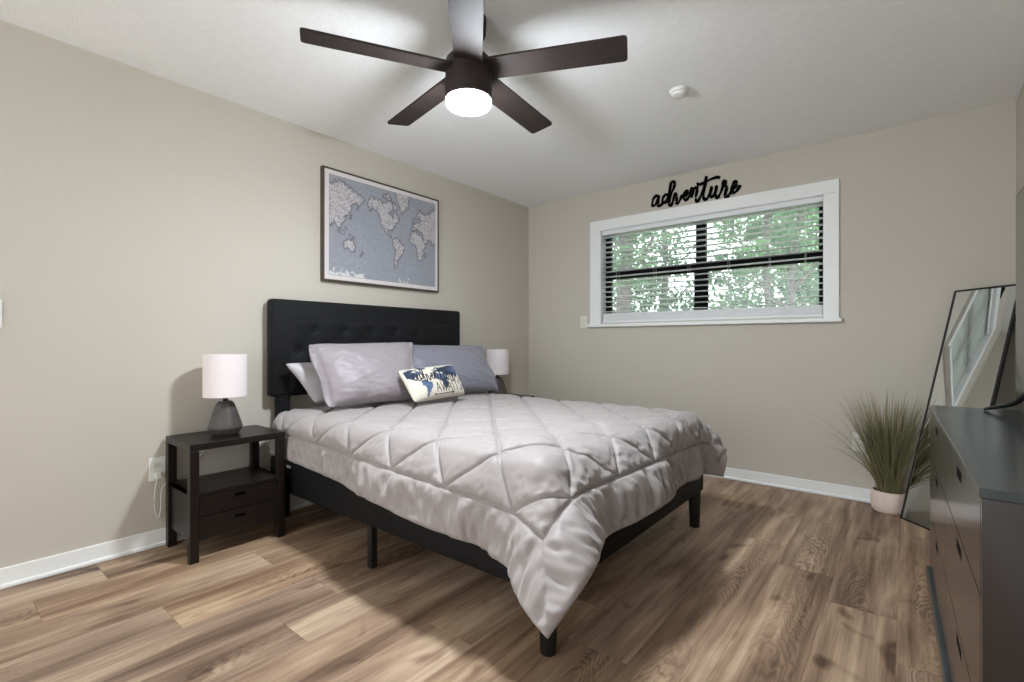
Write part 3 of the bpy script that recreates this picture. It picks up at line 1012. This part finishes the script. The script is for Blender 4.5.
# script lettering of the word over the window, as pen strokes on the wall (x, z)
WORD = {'a1': [(1.39, 2.289), (1.364, 2.299), (1.34, 2.282), (1.328, 2.251), (1.33, 2.222), (1.348, 2.221), (1.37, 2.249), (1.385, 2.283), (1.39, 2.289), (1.379, 2.246), (1.377, 2.217), (1.388, 2.205), (1.406, 2.214), (1.424, 2.236)], 'd': [(1.424, 2.236), (1.446, 2.229), (1.464, 2.266), (1.459, 2.289), (1.44, 2.291), (1.422, 2.27), (1.415, 2.235), (1.431, 2.228), (1.457, 2.25), (1.479, 2.317), (1.488, 2.373), (1.503, 2.393), (1.52, 2.376), (1.515, 2.337), (1.492, 2.292), (1.475, 2.242), (1.473, 2.204), (1.488, 2.192), (1.503, 2.215)], 'v': [(1.503, 2.215), (1.519, 2.269), (1.53, 2.286), (1.539, 2.261), (1.537, 2.213), (1.548, 2.201), (1.569, 2.233), (1.581, 2.257), (1.595, 2.245)], 'e': [(1.595, 2.245), (1.614, 2.254), (1.629, 2.279), (1.62, 2.294), (1.604, 2.275), (1.595, 2.242), (1.606, 2.218), (1.623, 2.221), (1.644, 2.245)], 'n': [(1.644, 2.245), (1.656, 2.289), (1.663, 2.305), (1.665, 2.276), (1.656, 2.23), (1.679, 2.293), (1.696, 2.305), (1.704, 2.281), (1.694, 2.232), (1.697, 2.193), (1.714, 2.193), (1.731, 2.226)], 't': [(1.731, 2.226), (1.755, 2.276), (1.77, 2.328), (1.776, 2.378), (1.766, 2.312), (1.755, 2.254), (1.753, 2.214), (1.767, 2.192), (1.786, 2.202), (1.801, 2.23)], 'tb': [(1.704, 2.339), (1.717, 2.32), (1.755, 2.327), (1.813, 2.345), (1.857, 2.35), (1.879, 2.342)], 'u': [(1.801, 2.23), (1.814, 2.272), (1.819, 2.277), (1.808, 2.223), (1.818, 2.203), (1.837, 2.223), (1.85, 2.271), (1.854, 2.275), (1.847, 2.228), (1.852, 2.195), (1.865, 2.191), (1.881, 2.217)], 'r': [(1.881, 2.217), (1.9, 2.264), (1.905, 2.307), (1.917, 2.31), (1.922, 2.292), (1.913, 2.272), (1.93, 2.26), (1.924, 2.23), (1.914, 2.19), (1.927, 2.179), (1.945, 2.191)], 'e2': [(1.945, 2.191), (1.971, 2.233), (1.995, 2.253), (2.0, 2.279), (1.989, 2.289), (1.975, 2.271), (1.964, 2.237), (1.968, 2.213), (1.985, 2.203), (2.009, 2.223), (2.028, 2.254)]}

def accent_print(s, t):
    col = np.empty(s.shape + (3,))
    col[:] = nlin((210, 202, 188))
    lon = s * 128 + 2
    tq = t + 0.16
    lat = np.where(tq > 0.05, (tq - 0.05) * 76, (tq - 0.05) * 64)
    land = blur(land_mask(lon, lat, 2.0).astype(float), 1) * (np.abs(s) < 0.95) * (np.abs(t) < 0.92)
    shade = 0.5 + 0.5 * np.sin(s * 5 + 3 * np.sin(t * 3))
    blue = nlin((44, 55, 72)) * (1 - shade[..., None]) + nlin((86, 102, 132)) * shade[..., None]
    col = col * (1 - land[..., None]) + blue * land[..., None]
    ws = []
    for k, st in WORD.items():
        ws.append([((px - 1.328) / 0.70 * 1.50 - 0.78, (pz - 2.185 - 0.055 * (px - 1.328)) / 0.19 * 0.98 - 0.06) for px, pz in st])
    aw = []
    x0 = -0.22
    H0, H1 = -0.76, -0.24
    L_ = {'A': ([(0, 0), (0.5, 1), (1, 0)], [(0.2, 0.35), (0.8, 0.35)]), 'W': ([(0, 1), (0.25, 0)], [(0.25, 0), (0.5, 0.8)], [(0.5, 0.8), (0.75, 0)], [(0.75, 0), (1, 1)]),
          'I': ([(0.5, 0), (0.5, 1)],), 'T': ([(0.5, 0), (0.5, 1)], [(0, 1), (1, 1)]), 'S': ([(0.95, 0.9), (0.5, 1.02), (0.1, 0.78), (0.5, 0.52), (0.9, 0.25), (0.5, -0.02), (0.05, 0.12)],)}
    for ch, w in (('A', 0.15), ('W', 0.2), ('A', 0.15), ('I', 0.06), ('T', 0.15), ('S', 0.14)):
        for st in L_[ch]:
            pts = [(x0 + p[0] * w, H0 + p[1] * (H1 - H0)) for p in st]
            aw += [pts] if ch == 'S' else [[a, b] for a, b in zip(pts[:-1], pts[1:])]
        x0 += w + 0.045
    k = np.maximum(stroke_mask(s, t * 0.62, [[(a, b * 0.62) for a, b in st] for st in ws], 0.019), stroke_mask(s, t * 0.62, [[(a, b * 0.62) for a, b in st] for st in aw], 0.014))
    arrow = [[(-0.34, -0.88), (0.44, -0.86)], [(0.44, -0.86), (0.36, -0.80)], [(0.44, -0.86), (0.36, -0.92)], [(-0.28, -0.83), (-0.34, -0.88)]]
    k = np.maximum(k, stroke_mask(s, t * 0.62, [[(a, b * 0.62) for a, b in st] for st in arrow], 0.011))
    return col * (1 - k[..., None]) + nlin((30, 32, 42)) * k[..., None]

pillow('lumbar_pillow', 'small cream oblong pillow printed with a blue world map and the words adventure awaits', (0.70, -2.065, 0.690), (0.665, -1.590, 0.697), (0.565, -1.625, 0.905), (0.565, -2.090, 0.882), 0.052, M['canvas'], seed=5, res=(230, 120), wr=0.002, pinch=0.03, colors=accent_print)

# ------------------------------------------------------------------ nightstands and lamps
NW, ND, NH = 0.455, 0.355, 0.570
def nightstand(label, y):
    t = thing('nightstand', label, 'nightstand', (0.2025, y, 0))
    hx, hy, l = ND / 2, NW / 2, 0.040
    obj('top', bx((-hx, -hy, NH - 0.034), (hx, hy, NH), 0.003), M['espresso'], t)
    for sx in (-1, 1):
        for sy in (-1, 1):
            a, b = (hx - l if sx > 0 else -hx), (hy - l if sy > 0 else -hy)
            obj('leg', bx((a, b, 0), (a + l, b + l, NH - 0.034), 0.003), M['espresso'], t)
    bm = bmesh.new()
    z0, z1 = 0.098, 0.330
    box(bm, (-hx + 0.006, -hy + 0.012, z0), (hx - 0.012, -hy + 0.028, z1), 0.001)
    box(bm, (-hx + 0.006, hy - 0.028, z0), (hx - 0.012, hy - 0.012, z1), 0.001)
    box(bm, (-hx + 0.006, -hy + 0.012, z0), (-hx + 0.018, hy - 0.012, z1), 0.001)
    box(bm, (-hx + 0.006, -hy + 0.014, z0), (hx - 0.024, hy - 0.014, z0 + 0.012), 0.001)
    box(bm, (-hx + 0.006, -hy + 0.012, z1 - 0.016), (hx - 0.004, hy - 0.012, z1), 0.001)
    obj('case', bm, M['espresso'], t)
    fy = hy - l - 0.002
    for (a, b) in ((0.216, 0.312), (0.100, 0.212)):
        d = bmesh.new()
        plate(d, hx - 0.024, hx - 0.006, -fy, fy, a, b, 0.0, (a + b) / 2 + 0.018, 0.050, 0.014)
        box(d, (-hx + 0.03, -fy + 0.01, a + 0.012), (hx - 0.05, fy - 0.01, a + 0.02))
        dr = obj('drawer', d, M['espresso'], t)
        h = bx((hx - 0.030, -0.027, (a + b) / 2 + 0.009), (hx - 0.020, 0.027, (a + b) / 2 + 0.027), 0.001)
        box(h, (hx - 0.012, -0.026, (a + b) / 2 + 0.0255), (hx - 0.0045, 0.026, (a + b) / 2 + 0.0285), 0.001)
        obj('recessed_pull', h, M['slot'], dr)
    return t

def plate(bm, x0, x1, y0, y1, z0, z1, cy, cz, w, h):
    """a slab facing +x with a rectangular hole"""
    a, b, c, d = cy - w / 2, cy + w / 2, cz - h / 2, cz + h / 2
    box(bm, (x0, y0, z0), (x1, a, z1))
    box(bm, (x0, b, z0), (x1, y1, z1))
    box(bm, (x0, a, z0), (x1, b, c))
    if d < z1 - 1e-4:
        box(bm, (x0, a, d), (x1, b, z1))

NS1, NS2 = -2.925, -0.640
nightstand('dark espresso nightstand with two drawers under the lamp left of the bed', NS1)
nightstand('dark nightstand in the far corner, almost wholly hidden behind the bed', NS2)

def lamp(label, x, y, cord_pts=None):
    t = thing('table_lamp', label, 'lamp', (x, y, NH + 0.0005))
    # ribbed, faceted ceramic foot
    n, prof = 72, [(0.060, 0.0), (0.066, 0.004), (0.076, 0.020), (0.0835, 0.036), (0.0825, 0.044), (0.060, 0.115), (0.044, 0.158), (0.036, 0.170), (0.028, 0.174)]
    bm = bmesh.new()
    rings = []
    for (r, z) in prof:
        ring = []
        for k in range(n):
            a = 2 * PI * k / n
            fac = math.cos(PI / 8) / math.cos((a % (PI / 4)) - PI / 8)          # eight flat sides
            rib = 1 + (0.012 if k % 2 else 0.0) * (1 if 0.03 < z < 0.165 else 0)
            rr = r * (0.25 + 0.75 * (fac * 1.03)) * rib
            ring.append(bm.verts.new((rr * math.cos(a), rr * math.sin(a), z)))
        rings.append(ring)
    for A, B in zip(rings[:-1], rings[1:]):
        for k in range(n):
            bm.faces.new((A[k], A[(k + 1) % n], B[(k + 1) % n], B[k]))
    bm.faces.new(list(reversed(rings[0]))); bm.faces.new(rings[-1])
    obj('base', bm, M['ceramic'], t)
    bm = bmesh.new()
    lathe(bm, [(0.013, 0.172), (0.013, 0.196), (0.017, 0.198), (0.017, 0.235), (0.010, 0.238)], 20)
    obj('socket', bm, M['brass'], t, True)
    bm = bmesh.new()
    lathe(bm, [(0.012, 0.238), (0.020, 0.256), (0.029, 0.285), (0.027, 0.305), (0.015, 0.322), (0.003, 0.326)], 20)
    obj('bulb', bm, M['plastic'], t, True)
    z0, z1, r = 0.200, 0.422, 0.103
    bm = bmesh.new()
    lathe(bm, [(r, z0), (r, z1), (r - 0.0025, z1), (r - 0.0025, z0)], 56, closed=True)
    sh = obj('lamp_shade', bm, M['shade'], t, True)
    m = sh.modifiers.new('edge', 'EDGE_SPLIT'); m.split_angle = math.radians(40)
    bm = bmesh.new()
    for k in range(3):
        a = 2 * PI * k / 3
        tube(bm, [(0.016 * math.cos(a), 0.016 * math.sin(a), 0.200), ((r - 0.002) * math.cos(a), (r - 0.002) * math.sin(a), 0.205)], 0.0015, 6)
    obj('shade_spider', bm, M['brass'], t)
    if cord_pts:
        bm = bmesh.new()
        base = Vector((x, y, NH))
        tube(bm, smooth_path([Vector(p) - base for p in cord_pts], 8), 0.0026, 7)
        c = obj('cord', bm, M['cord'], t, True, 'white power cord')
        p = Vector(cord_pts[-1]) - base
        obj('plug', bx(p + Vector((-0.014, -0.013, -0.014)), p + Vector((0.012, 0.013, 0.014)), 0.004), M['cord'], t)
    return t

cord = [(0.085, -2.905, NH + 0.006), (0.05, -2.90, NH + 0.004), (0.013, -2.91, NH + 0.002), (0.012, -2.93, 0.52), (0.013, -3.00, 0.42), (0.013, -3.06, 0.355), (0.013, -3.12, 0.33), (0.016, -3.165, 0.30),
        (0.020, -3.172, 0.20), (0.020, -3.185, 0.15), (0.020, -3.20, 0.22), (0.020, -3.195, 0.31), (0.022, -3.183, 0.372)]
lamp('table lamp on the near nightstand, white drum shade on ribbed charcoal ceramic base', 0.200, -2.932, cord)
lamp('table lamp in the far corner beyond the bluish pillow, white shade on dark base', 0.145, -0.655)

# ------------------------------------------------------------------ wall map, word sign, outlets, switch
def wall_map():
    y0, y1, z0, z1 = -2.282, -1.262, 1.466, 2.222
    t = thing('framed_map', 'framed pale blue-grey world map hanging above the headboard', 'picture', (0, (y0 + y1) / 2, z0))
    O = Vector((0, (y0 + y1) / 2, z0))
    T = Matrix.Translation(-O)
    d, w = 0.036, 0.012
    bm = bx((0.002, y0, z0), (d, y0 + w, z1), 0.0015, mtx=T)
    box(bm, (0.002, y1 - w, z0), (d, y1, z1), 0.0015, mtx=T)
    box(bm, (0.002, y0 + w, z0), (d, y1 - w, z0 + w), 0.0015, mtx=T)
    box(bm, (0.002, y0 + w, z1 - w), (d, y1 - w, z1), 0.0015, mtx=T)
    box(bm, (0.002, y0 + w, z0 + w), (0.006, y1 - w, z1 - w), mtx=T)
    obj('frame', bm, M['frame_wood'], t)
    nu, nv = 420, 310
    a0, a1, c0, c1 = y0 + w, y1 - w, z0 + w, z1 - w
    Y, Z = np.meshgrid(np.linspace(a0, a1, nu), np.linspace(c0, c1, nv), indexing='ij')
    u, v = (Y - a0) / (a1 - a0), (Z - c0) / (c1 - c0)
    mg = 0.035
    inner = (u > mg) & (u < 1 - mg * 0.8) & (v > mg * 1.2) & (v < 1 - mg * 1.2)
    lon = (u - mg) / (1 - 2 * mg) * 372 + 73
    m = (v - 0.445) * 4.4
    lat = np.degrees(np.arctan(np.sinh(m)))
    land = land_mask(lon, lat, 1.6).astype(float)
    ls = blur(land, 2)
    wide = blur(land, 24)
    coast = 4 * ls * (1 - ls)
    halo = np.clip(4 * wide * (1 - wide), 0, 1) * (1 - ls)
    r = np.random.default_rng(2)
    n1 = blur(r.uniform(-1, 1, u.shape), 2) * 2.2
    n2 = blur(r.uniform(-1, 1, u.shape), 20) * 8
    col = np.empty(u.shape + (3,))
    col[:] = nlin((150, 152, 160))
    landc = nlin((190, 184, 186))
    col = col * (1 - 0.55 * halo[..., None]) + nlin((120, 118, 128)) * 0.55 * halo[..., None]
    col = col * (1 - ls[..., None]) + landc * ls[..., None]
    # relief and river hatching in the land, rhumb lines in the sea
    hatch = np.clip(n1 * 2.4, 0, 1) * np.clip(ls + 0.55 * halo, 0, 1)
    col = col * (1 - 0.7 * hatch[..., None]) + nlin((112, 106, 110)) * 0.7 * hatch[..., None]
    col = col * (1 - 0.85 * coast[..., None]) + nlin((70, 64, 74)) * 0.85 * coast[..., None]
    grat = ((np.abs((lon + 7.5) % 15 - 7.5) < 0.55) | (np.abs((np.clip(lat, -70, 80) + 7.5) % 15 - 7.5) < 0.5)).astype(float) * 0.16
    specks = (blur(r.uniform(-1, 1, u.shape), 1) > 0.30).astype(float) * (1 - ls) * np.clip(blur(r.uniform(-1, 1, u.shape), 25) * 30 + 0.35, 0, 1) * 0.55
    k = np.clip(grat + specks, 0, 0.6)[..., None]
    col = col * (1 - k) + nlin((120, 122, 132)) * k
    col *= (1 + 0.05 * n2)[..., None]
    rose = np.exp(-(((u - 0.82) / 0.07) ** 2 + ((v - 0.10) / 0.03) ** 2)) * 0
    n3 = blur(r.uniform(-1, 1, u.shape), 8) * 8
    ice = ((v < 0.075 + 0.03 * n3) & (u < 0.31)) | ((v < 0.052 + 0.02 * n3) & (np.abs(u - 0.66) < 0.05))
    ice = blur((ice & inner).astype(float), 1)[..., None]
    col = col * (1 - ice * 0.8) + nlin((218, 214, 214)) * ice * 0.8
    paper = nlin((214, 207, 205))
    b = blur(inner.astype(float), 1)
    line = np.clip(4 * b * (1 - b), 0, 1)[..., None]
    col = np.where(inner[..., None], col, paper)
    col = col * (1 - 0.6 * line) + nlin((104, 100, 106)) * 0.6 * line
    G = np.stack([np.full_like(Y, 0.0315), Y - O.y, Z - O.z], -1)
    o = fast_grid('map_print', G, M['map'], t, colors=col)
    obj('map_board', bx((0.006, a0, c0), (0.031, a1, c1), mtx=T), M['plastic'], t)
wall_map()

bm = bmesh.new()
for k, st in WORD.items():
    pts = [(x, -0.0075, z) for x, z in st]
    r = 0.0118
    pp = smooth_path(pts, 5)
    rad = [r * (0.72 + 0.42 * abs(math.sin(i * 0.23))) for i in range(len(pp))]
    tube(bm, pp, rad, 10, flat=(1, 0.55))
for (x, z) in ((1.388, 2.2), (1.483, 2.19), (1.698, 2.19), (1.93, 2.19)):
    tube(bm, [(x, 0.0, z + 0.012), (x, -0.008, z + 0.012)], 0.003, 8)
sg = obj('wall_sign', bm, M['sign'], None, True)
tag(sg, 'black cursive wall word adventure standing above the window casing', 'sign')

def wall_plate(name, label, cat, origin, normal, kind):
    """plate built facing +x then turned to the wall's normal"""
    t = thing(name, label, cat, origin, {'x': 0, 'y': -PI / 2}[normal])
    obj('cover_plate', bx((0, -0.036, -0.060), (0.006, 0.036, 0.060), 0.0025), M['plastic' if kind != 'ivory' else 'pale_plastic'], t)
    if kind == 'switch':
        obj('toggle', bx((0.004, -0.006, -0.010), (0.016, 0.006, 0.010), 0.002), M['plastic'], t)
        return t
    for z in (-0.021, 0.021):
        bm = bx((0.004, -0.0165, z - 0.014), (0.0075, 0.0165, z + 0.014), 0.004, 3)
        so = obj('socket', bm, M['pale_plastic'], t)
        bm = bx((0.0072, -0.0075, z - 0.004), (0.0078, -0.0055, z + 0.006))
        box(bm, (0.0072, 0.0055, z - 0.004), (0.0078, 0.0075, z + 0.005))
        box(bm, (0.0072, -0.002, z - 0.010), (0.0078, 0.002, z - 0.006))
        obj('contact_slots', bm, M['gray_plastic'], so)
    return t
wall_plate('wall_outlet', 'white wall outlet beside the near nightstand with the lamp cord plugged in', 'outlet', (0, -3.183, 0.402), 'x', 'white')
wall_plate('wall_outlet', 'ivory wall outlet just below and left of the window corner', 'outlet', (0.653, 0, 1.244), 'y', 'ivory')
wall_plate('wall_outlet', 'white wall outlet low on the back wall behind the grass plant', 'outlet', (2.764, 0, 0.392), 'y', 'ivory')
wall_plate('light_switch', 'white light switch plate at the edge of the left wall', 'switch', (0, -3.775, 1.180), 'x', 'switch')

# ------------------------------------------------------------------ ceiling fan, smoke detector
FX, FY = 1.558, -2.478
fan = thing('ceiling_fan', 'dark bronze five-blade ceiling fan with a glowing round light above the bed', 'ceiling fan', (FX, FY, RH))
def fz(z): return z - RH
bm = bmesh.new()
lathe(bm, [(0.012, fz(2.345)), (0.060, fz(2.350)), (0.074, fz(2.375)), (0.076, fz(2.425)), (0.076, 0)], 36)
obj('canopy', bm, M['fan'], fan, True)
bm = bmesh.new()
lathe(bm, [(0.0125, fz(2.25)), (0.0125, fz(2.36))], 16)
obj('downrod', bm, M['fan'], fan, True)
bm = bmesh.new()
lathe(bm, [(0.020, fz(2.300)), (0.030, fz(2.285)), (0.085, fz(2.272)), (0.097, fz(2.258)), (0.099, fz(2.20)), (0.100, fz(2.098)), (0.097, fz(2.092))], 48)
mh = obj('motor_housing', bm, M['fan'], fan, True)
m = mh.modifiers.new('edge', 'EDGE_SPLIT'); m.split_angle = math.radians(35)
bm = bmesh.new()
lathe(bm, [(0.093, fz(2.098)), (0.0955, fz(2.088)), (0.0945, fz(2.076)), (0.088, fz(2.066)), (0.070, fz(2.058)), (0.040, fz(2.053)), (0.010, fz(2.052))], 48)
obj('light_diffuser', bm, M['diffuser'], fan, True, 'glowing round white diffuser')
def fan_blade(bm):
    r0, r1, w0, w1, th, c = 0.085, 0.662, 0.118, 0.128, 0.009, 0.014
    out = [(r0, -w0 / 2), (r1 - c, -w1 / 2), (r1 - 0.3 * c, -w1 / 2 + 0.3 * c), (r1, -w1 / 2 + c), (r1, w1 / 2 - c), (r1 - 0.3 * c, w1 / 2 - 0.3 * c), (r1 - c, w1 / 2), (r0, w0 / 2)]
    lo = [bm.verts.new((x, y, -th / 2)) for x, y in out]
    hi = [bm.verts.new((x, y, th / 2)) for x, y in out]
    bm.faces.new(list(reversed(lo))); bm.faces.new(hi)
    n = len(out)
    for k in range(n):
        bm.faces.new((lo[k], lo[(k + 1) % n], hi[(k + 1) % n], hi[k]))
    box(bm, (0.05, -0.032, -0.004), (0.16, 0.032, 0.012), 0.003)
    bmesh.ops.bevel(bm, geom=[e for e in bm.edges if e.is_manifold and e.calc_face_angle(0) > 0.8], offset=0.0015, segments=1, affect='EDGES')
for k in range(5):
    bm = bmesh.new()
    fan_blade(bm)
    T = Matrix.Translation((0, 0, fz(2.218))) @ Matrix.Rotation(math.radians(25 + 72 * k), 4, 'Z') @ Matrix.Rotation(math.radians(-11), 4, 'X')
    bm.transform(T)
    obj('blade', bm, M['fan'], fan)

sd = thing('smoke_detector', 'small round white smoke detector on the ceiling near the window', 'smoke detector', (2.044, -1.33, RH))
bm = bmesh.new()
lathe(bm, [(0.044, -0.018), (0.050, -0.012), (0.052, 0.0)], 40)
obj('base', bm, M['plastic'], sd, True)
bm = bmesh.new()
lathe(bm, [(0.012, -0.036), (0.034, -0.034), (0.041, -0.028), (0.042, -0.022), (0.039, -0.0175)], 40)
obj('cover', bm, M['plastic'], sd, True)

# ------------------------------------------------------------------ dresser and television
DA = math.atan2(3.118 - 3.087, 2.789 - 1.352)
DL, DD, DH = 1.437, 0.372, 0.80
# local frame: origin at the front far bottom corner, +x along the front towards the camera, +y into the wall
dr = thing('dresser', 'long charcoal six-drawer dresser with slot pulls standing against the right wall', 'dresser', (3.087, -1.352, 0), -PI / 2 + DA)
FT = 0.020                                                         # drawer front thickness
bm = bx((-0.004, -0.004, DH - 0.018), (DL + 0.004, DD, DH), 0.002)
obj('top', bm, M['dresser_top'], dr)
bm = bx((0, FT, 0.10), (0.018, DD, DH - 0.018), 0.001)
box(bm, (DL - 0.018, 0.0, 0.10), (DL, DD, DH - 0.018), 0.001)
box(bm, (0, 0.0, 0.10), (0.018, FT + 0.001, DH - 0.018), 0.001)
box(bm, (0.018, DD - 0.012, 0.10), (DL - 0.018, DD, DH - 0.018))
box(bm, (0.018, FT + 0.004, 0.10), (DL - 0.018, DD - 0.012, 0.118))
box(bm, (DL / 2 - 0.009, FT + 0.004, 0.118), (DL / 2 + 0.009, DD - 0.012, DH - 0.018))
obj('case', bm, M['dresser'], dr)
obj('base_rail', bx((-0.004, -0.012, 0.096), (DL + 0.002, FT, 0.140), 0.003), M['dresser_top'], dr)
rows = ((0.604, 0.776), (0.374, 0.600), (0.144, 0.370))
for c in range(2):
    xa = 0.021 + c * (DL / 2 - 0.020)
    xb = xa + DL / 2 - 0.024
    for (z0, z1) in rows:
        bm = bmesh.new()
        w, h = 0.105, 0.026
        cx, cz = (xa + xb) / 2, z1 - 0.018 - h / 2
        a, b = cx - w / 2, cx + w / 2
        box(bm, (xa, 0, z0), (a, FT, z1)); box(bm, (b, 0, z0), (xb, FT, z1))
        box(bm, (a, 0, z0), (b, FT, cz - h / 2)); box(bm, (a, 0, cz + h / 2), (b, FT, z1))
        box(bm, (xa + 0.01, FT, z0 + 0.01), (xb - 0.01, DD - 0.03, z0 + 0.018))
        d = obj('drawer', bm, M['dresser'], dr)
        obj('slot_pull', bx((a - 0.002, FT - 0.004, cz - h / 2 - 0.002), (b + 0.002, FT + 0.003, cz + h / 2 + 0.002)), M['slot'], d)
for x in (0.16, DL - 0.10):
    for y in (0.02, DD - 0.05):
        bm = bmesh.new()
        lathe(bm, [(0.012, 0.0), (0.020, 0.10)], 4, Matrix.Translation((x, y + 0.015, 0)) @ Matrix.Rotation(PI / 4, 4, 'Z'))
        obj('leg', bm, M['espresso'], dr)

tvx, ty0, ty1, tz0, tz1 = 3.322, -2.690, -1.440, 0.874, 1.590
tv = thing('television', 'flat black television on splayed feet standing on the dresser', 'television', (tvx, (ty0 + ty1) / 2, DH + 0.0005))
Tv = Matrix.Translation((-tvx, -(ty0 + ty1) / 2, -DH))
bm = bx((tvx, ty0, tz0), (tvx + 0.022, ty1, tz1), 0.003, mtx=Tv)
box(bm, (tvx + 0.018, ty0 + 0.2, tz0 + 0.03), (tvx + 0.050, ty1 - 0.2, tz0 + 0.42), 0.01, mtx=Tv)
obj('body', bm, M['tv'], tv)
obj('screen', bx((tvx - 0.0012, ty0 + 0.008, tz0 + 0.016), (tvx + 0.002, ty1 - 0.008, tz1 - 0.008), mtx=Tv), M['screen'], tv)
for (yy, s) in ((ty1 - 0.16, 1), (ty0 + 0.16, -1)):
    bm = bmesh.new()
    for (tx) in (tvx - 0.080, tvx + 0.110):
        pts = smooth_path([Tv @ Vector((tvx + 0.012, yy, tz0 + 0.012)), Tv @ Vector((tvx + 0.012 + (tx - tvx) * 0.4, yy + s * 0.06, DH + 0.040)), Tv @ Vector((tx, yy + s * 0.165, DH + 0.006))], 5)
        tube(bm, pts, [0.011 - 0.0055 * i / len(pts) for i in range(len(pts))], 10)
    obj('foot', bm, M['tv'], tv, True)

# ------------------------------------------------------------------ mirror leaning in the corner
A0 = Vector((2.979, -0.236, 0.0))
du = Vector((0.6626, -0.7490, 0)).normalized()
nb = Vector((0.7490, 0.6626, 0)).normalized()                        # towards the corner
LEAN = 0.341
MH, MW = 1.368, 0.370
upv = (nb * LEAN + Vector((0, 0, MH))).normalized()
mlen = math.hypot(LEAN, MH)
nrm = du.cross(upv).normalized()
mir = thing('floor_mirror', 'tall thin-framed mirror leaning into the corner behind the dresser', 'mirror', A0)
R3 = Matrix((( du.x, nrm.x, upv.x, 0), (du.y, nrm.y, upv.y, 0), (du.z, nrm.z, upv.z, 0), (0, 0, 0, 1)))
bm = bmesh.new()
w, d = 0.010, 0.020
sgn = 1 if nrm.dot(nb) > 0 else -1
ya, yb = (0, d) if sgn > 0 else (-d, 0)
R3 = Matrix.Translation((0, 0, 0.001)) @ R3
box(bm, (0, ya, 0), (w, yb, mlen), 0.0015, mtx=R3)
box(bm, (MW - w, ya, 0), (MW, yb, mlen), 0.0015, mtx=R3)
box(bm, (w, ya, 0), (MW - w, yb, w), 0.0015, mtx=R3)
box(bm, (w, ya, mlen - w), (MW - w, yb, mlen), 0.0015, mtx=R3)
obj('frame', bm, M['black_metal'], mir)
g0, g1 = (0.004, 0.010) if sgn > 0 else (-0.010, -0.004)
obj('mirror_glass', bx((w * 0.6, g0, w * 0.6), (MW - w * 0.6, g1, mlen - w * 0.6), mtx=R3), M['mirror'], mir)

# ------------------------------------------------------------------ potted grass
px_, py_ = 2.924, -0.122
pl = thing('potted_grass', 'artificial grass plant in a blush woven pot on the floor by the mirror', 'plant', (px_, py_, 0))
bm = bmesh.new()
prof = [(0.076, 0.0), (0.084, 0.010), (0.091, 0.035), (0.093, 0.060), (0.091, 0.090), (0.086, 0.122), (0.084, 0.130), (0.079, 0.130), (0.080, 0.118)]
n = 96
fine = []
for (a, b) in zip(prof[:6], prof[1:7]):
    for q in range(6):
        fine.append((a[0] + (b[0] - a[0]) * q / 6, a[1] + (b[1] - a[1]) * q / 6))
fine += prof[6:]
rings = []
for i, (r, z) in enumerate(fine):
    ring = []
    for k in range(n):
        a = 2 * PI * k / n
        bump = 0.0022 * (1 if (k // 3 + (i // 2)) % 2 else 0) if 0.012 < z < 0.12 else 0
        ring.append(bm.verts.new(((r + bump) * math.cos(a), (r + bump) * math.sin(a), z)))
    rings.append(ring)
for A, B in zip(rings[:-1], rings[1:]):
    for k in range(n):
        bm.faces.new((A[k], A[(k + 1) % n], B[(k + 1) % n], B[k]))
bm.faces.new(list(reversed(rings[0])))
obj('pot', bm, M['pot'], pl, True)
bm = bmesh.new()
lathe(bm, [(0.0785, 0.112), (0.05, 0.116), (0.01, 0.118)], 32)
obj('soil', bm, M['soil'], pl, True)

def grass_blades():
    r = random.Random(4)
    V, F = [], []
    made = 0
    while made < 270:
        a = r.uniform(0, 2 * PI)
        rad = 0.055 * math.sqrt(r.random())
        L = r.uniform(0.42, 0.69)
        tilt = min(0.95, abs(r.gauss(0.0, 0.29)) + rad * 3.0)
        ang = a + r.gauss(0, 0.5)
        d = Vector((math.cos(ang), math.sin(ang), 0))
        p = Vector((rad * math.cos(a), rad * math.sin(a), 0.112))
        pts = []
        ok = True
        cur = tilt * 0.55
        for i in range(8):
            pts.append(p.copy())
            p = p + (d * math.sin(cur) + Vector((0, 0, math.cos(cur)))) * (L / 7)
            cur += tilt * 0.13 + (0.05 if tilt > 0.6 else 0)
        for q in pts:
            w_ = q + Vector((px_, py_, 0))
            if w_.y > -0.012: ok = False
            rel = w_ - A0
            dist = rel.dot(nb) - LEAN * w_.z / MH
            if dist > -0.012 and rel.dot(du) > -0.02: ok = False
        if not ok:
            continue
        made += 1
        side = d.cross(Vector((0, 0, 1))).normalized()
        side = (side + d * r.uniform(-0.6, 0.6)).normalized()
        w = r.uniform(0.0034, 0.0058)
        nrm_ = side.cross(Vector((0, 0, 1))).normalized()
        n0 = len(V)
        for i, q in enumerate(pts):
            ww = w * (1 - (i / 7) ** 2) + 0.0003
            V += [q - side * ww, q + nrm_ * ww * 0.45, q + side * ww]
        for i in range(7):
            b = n0 + i * 3
            F += [(b, b + 3, b + 4, b + 1), (b + 1, b + 4, b + 5, b + 2)]
    o = pyobj('grass_blades', V, F, M['blade_green'], pl, False)
    o['kind'] = 'stuff'
grass_blades()
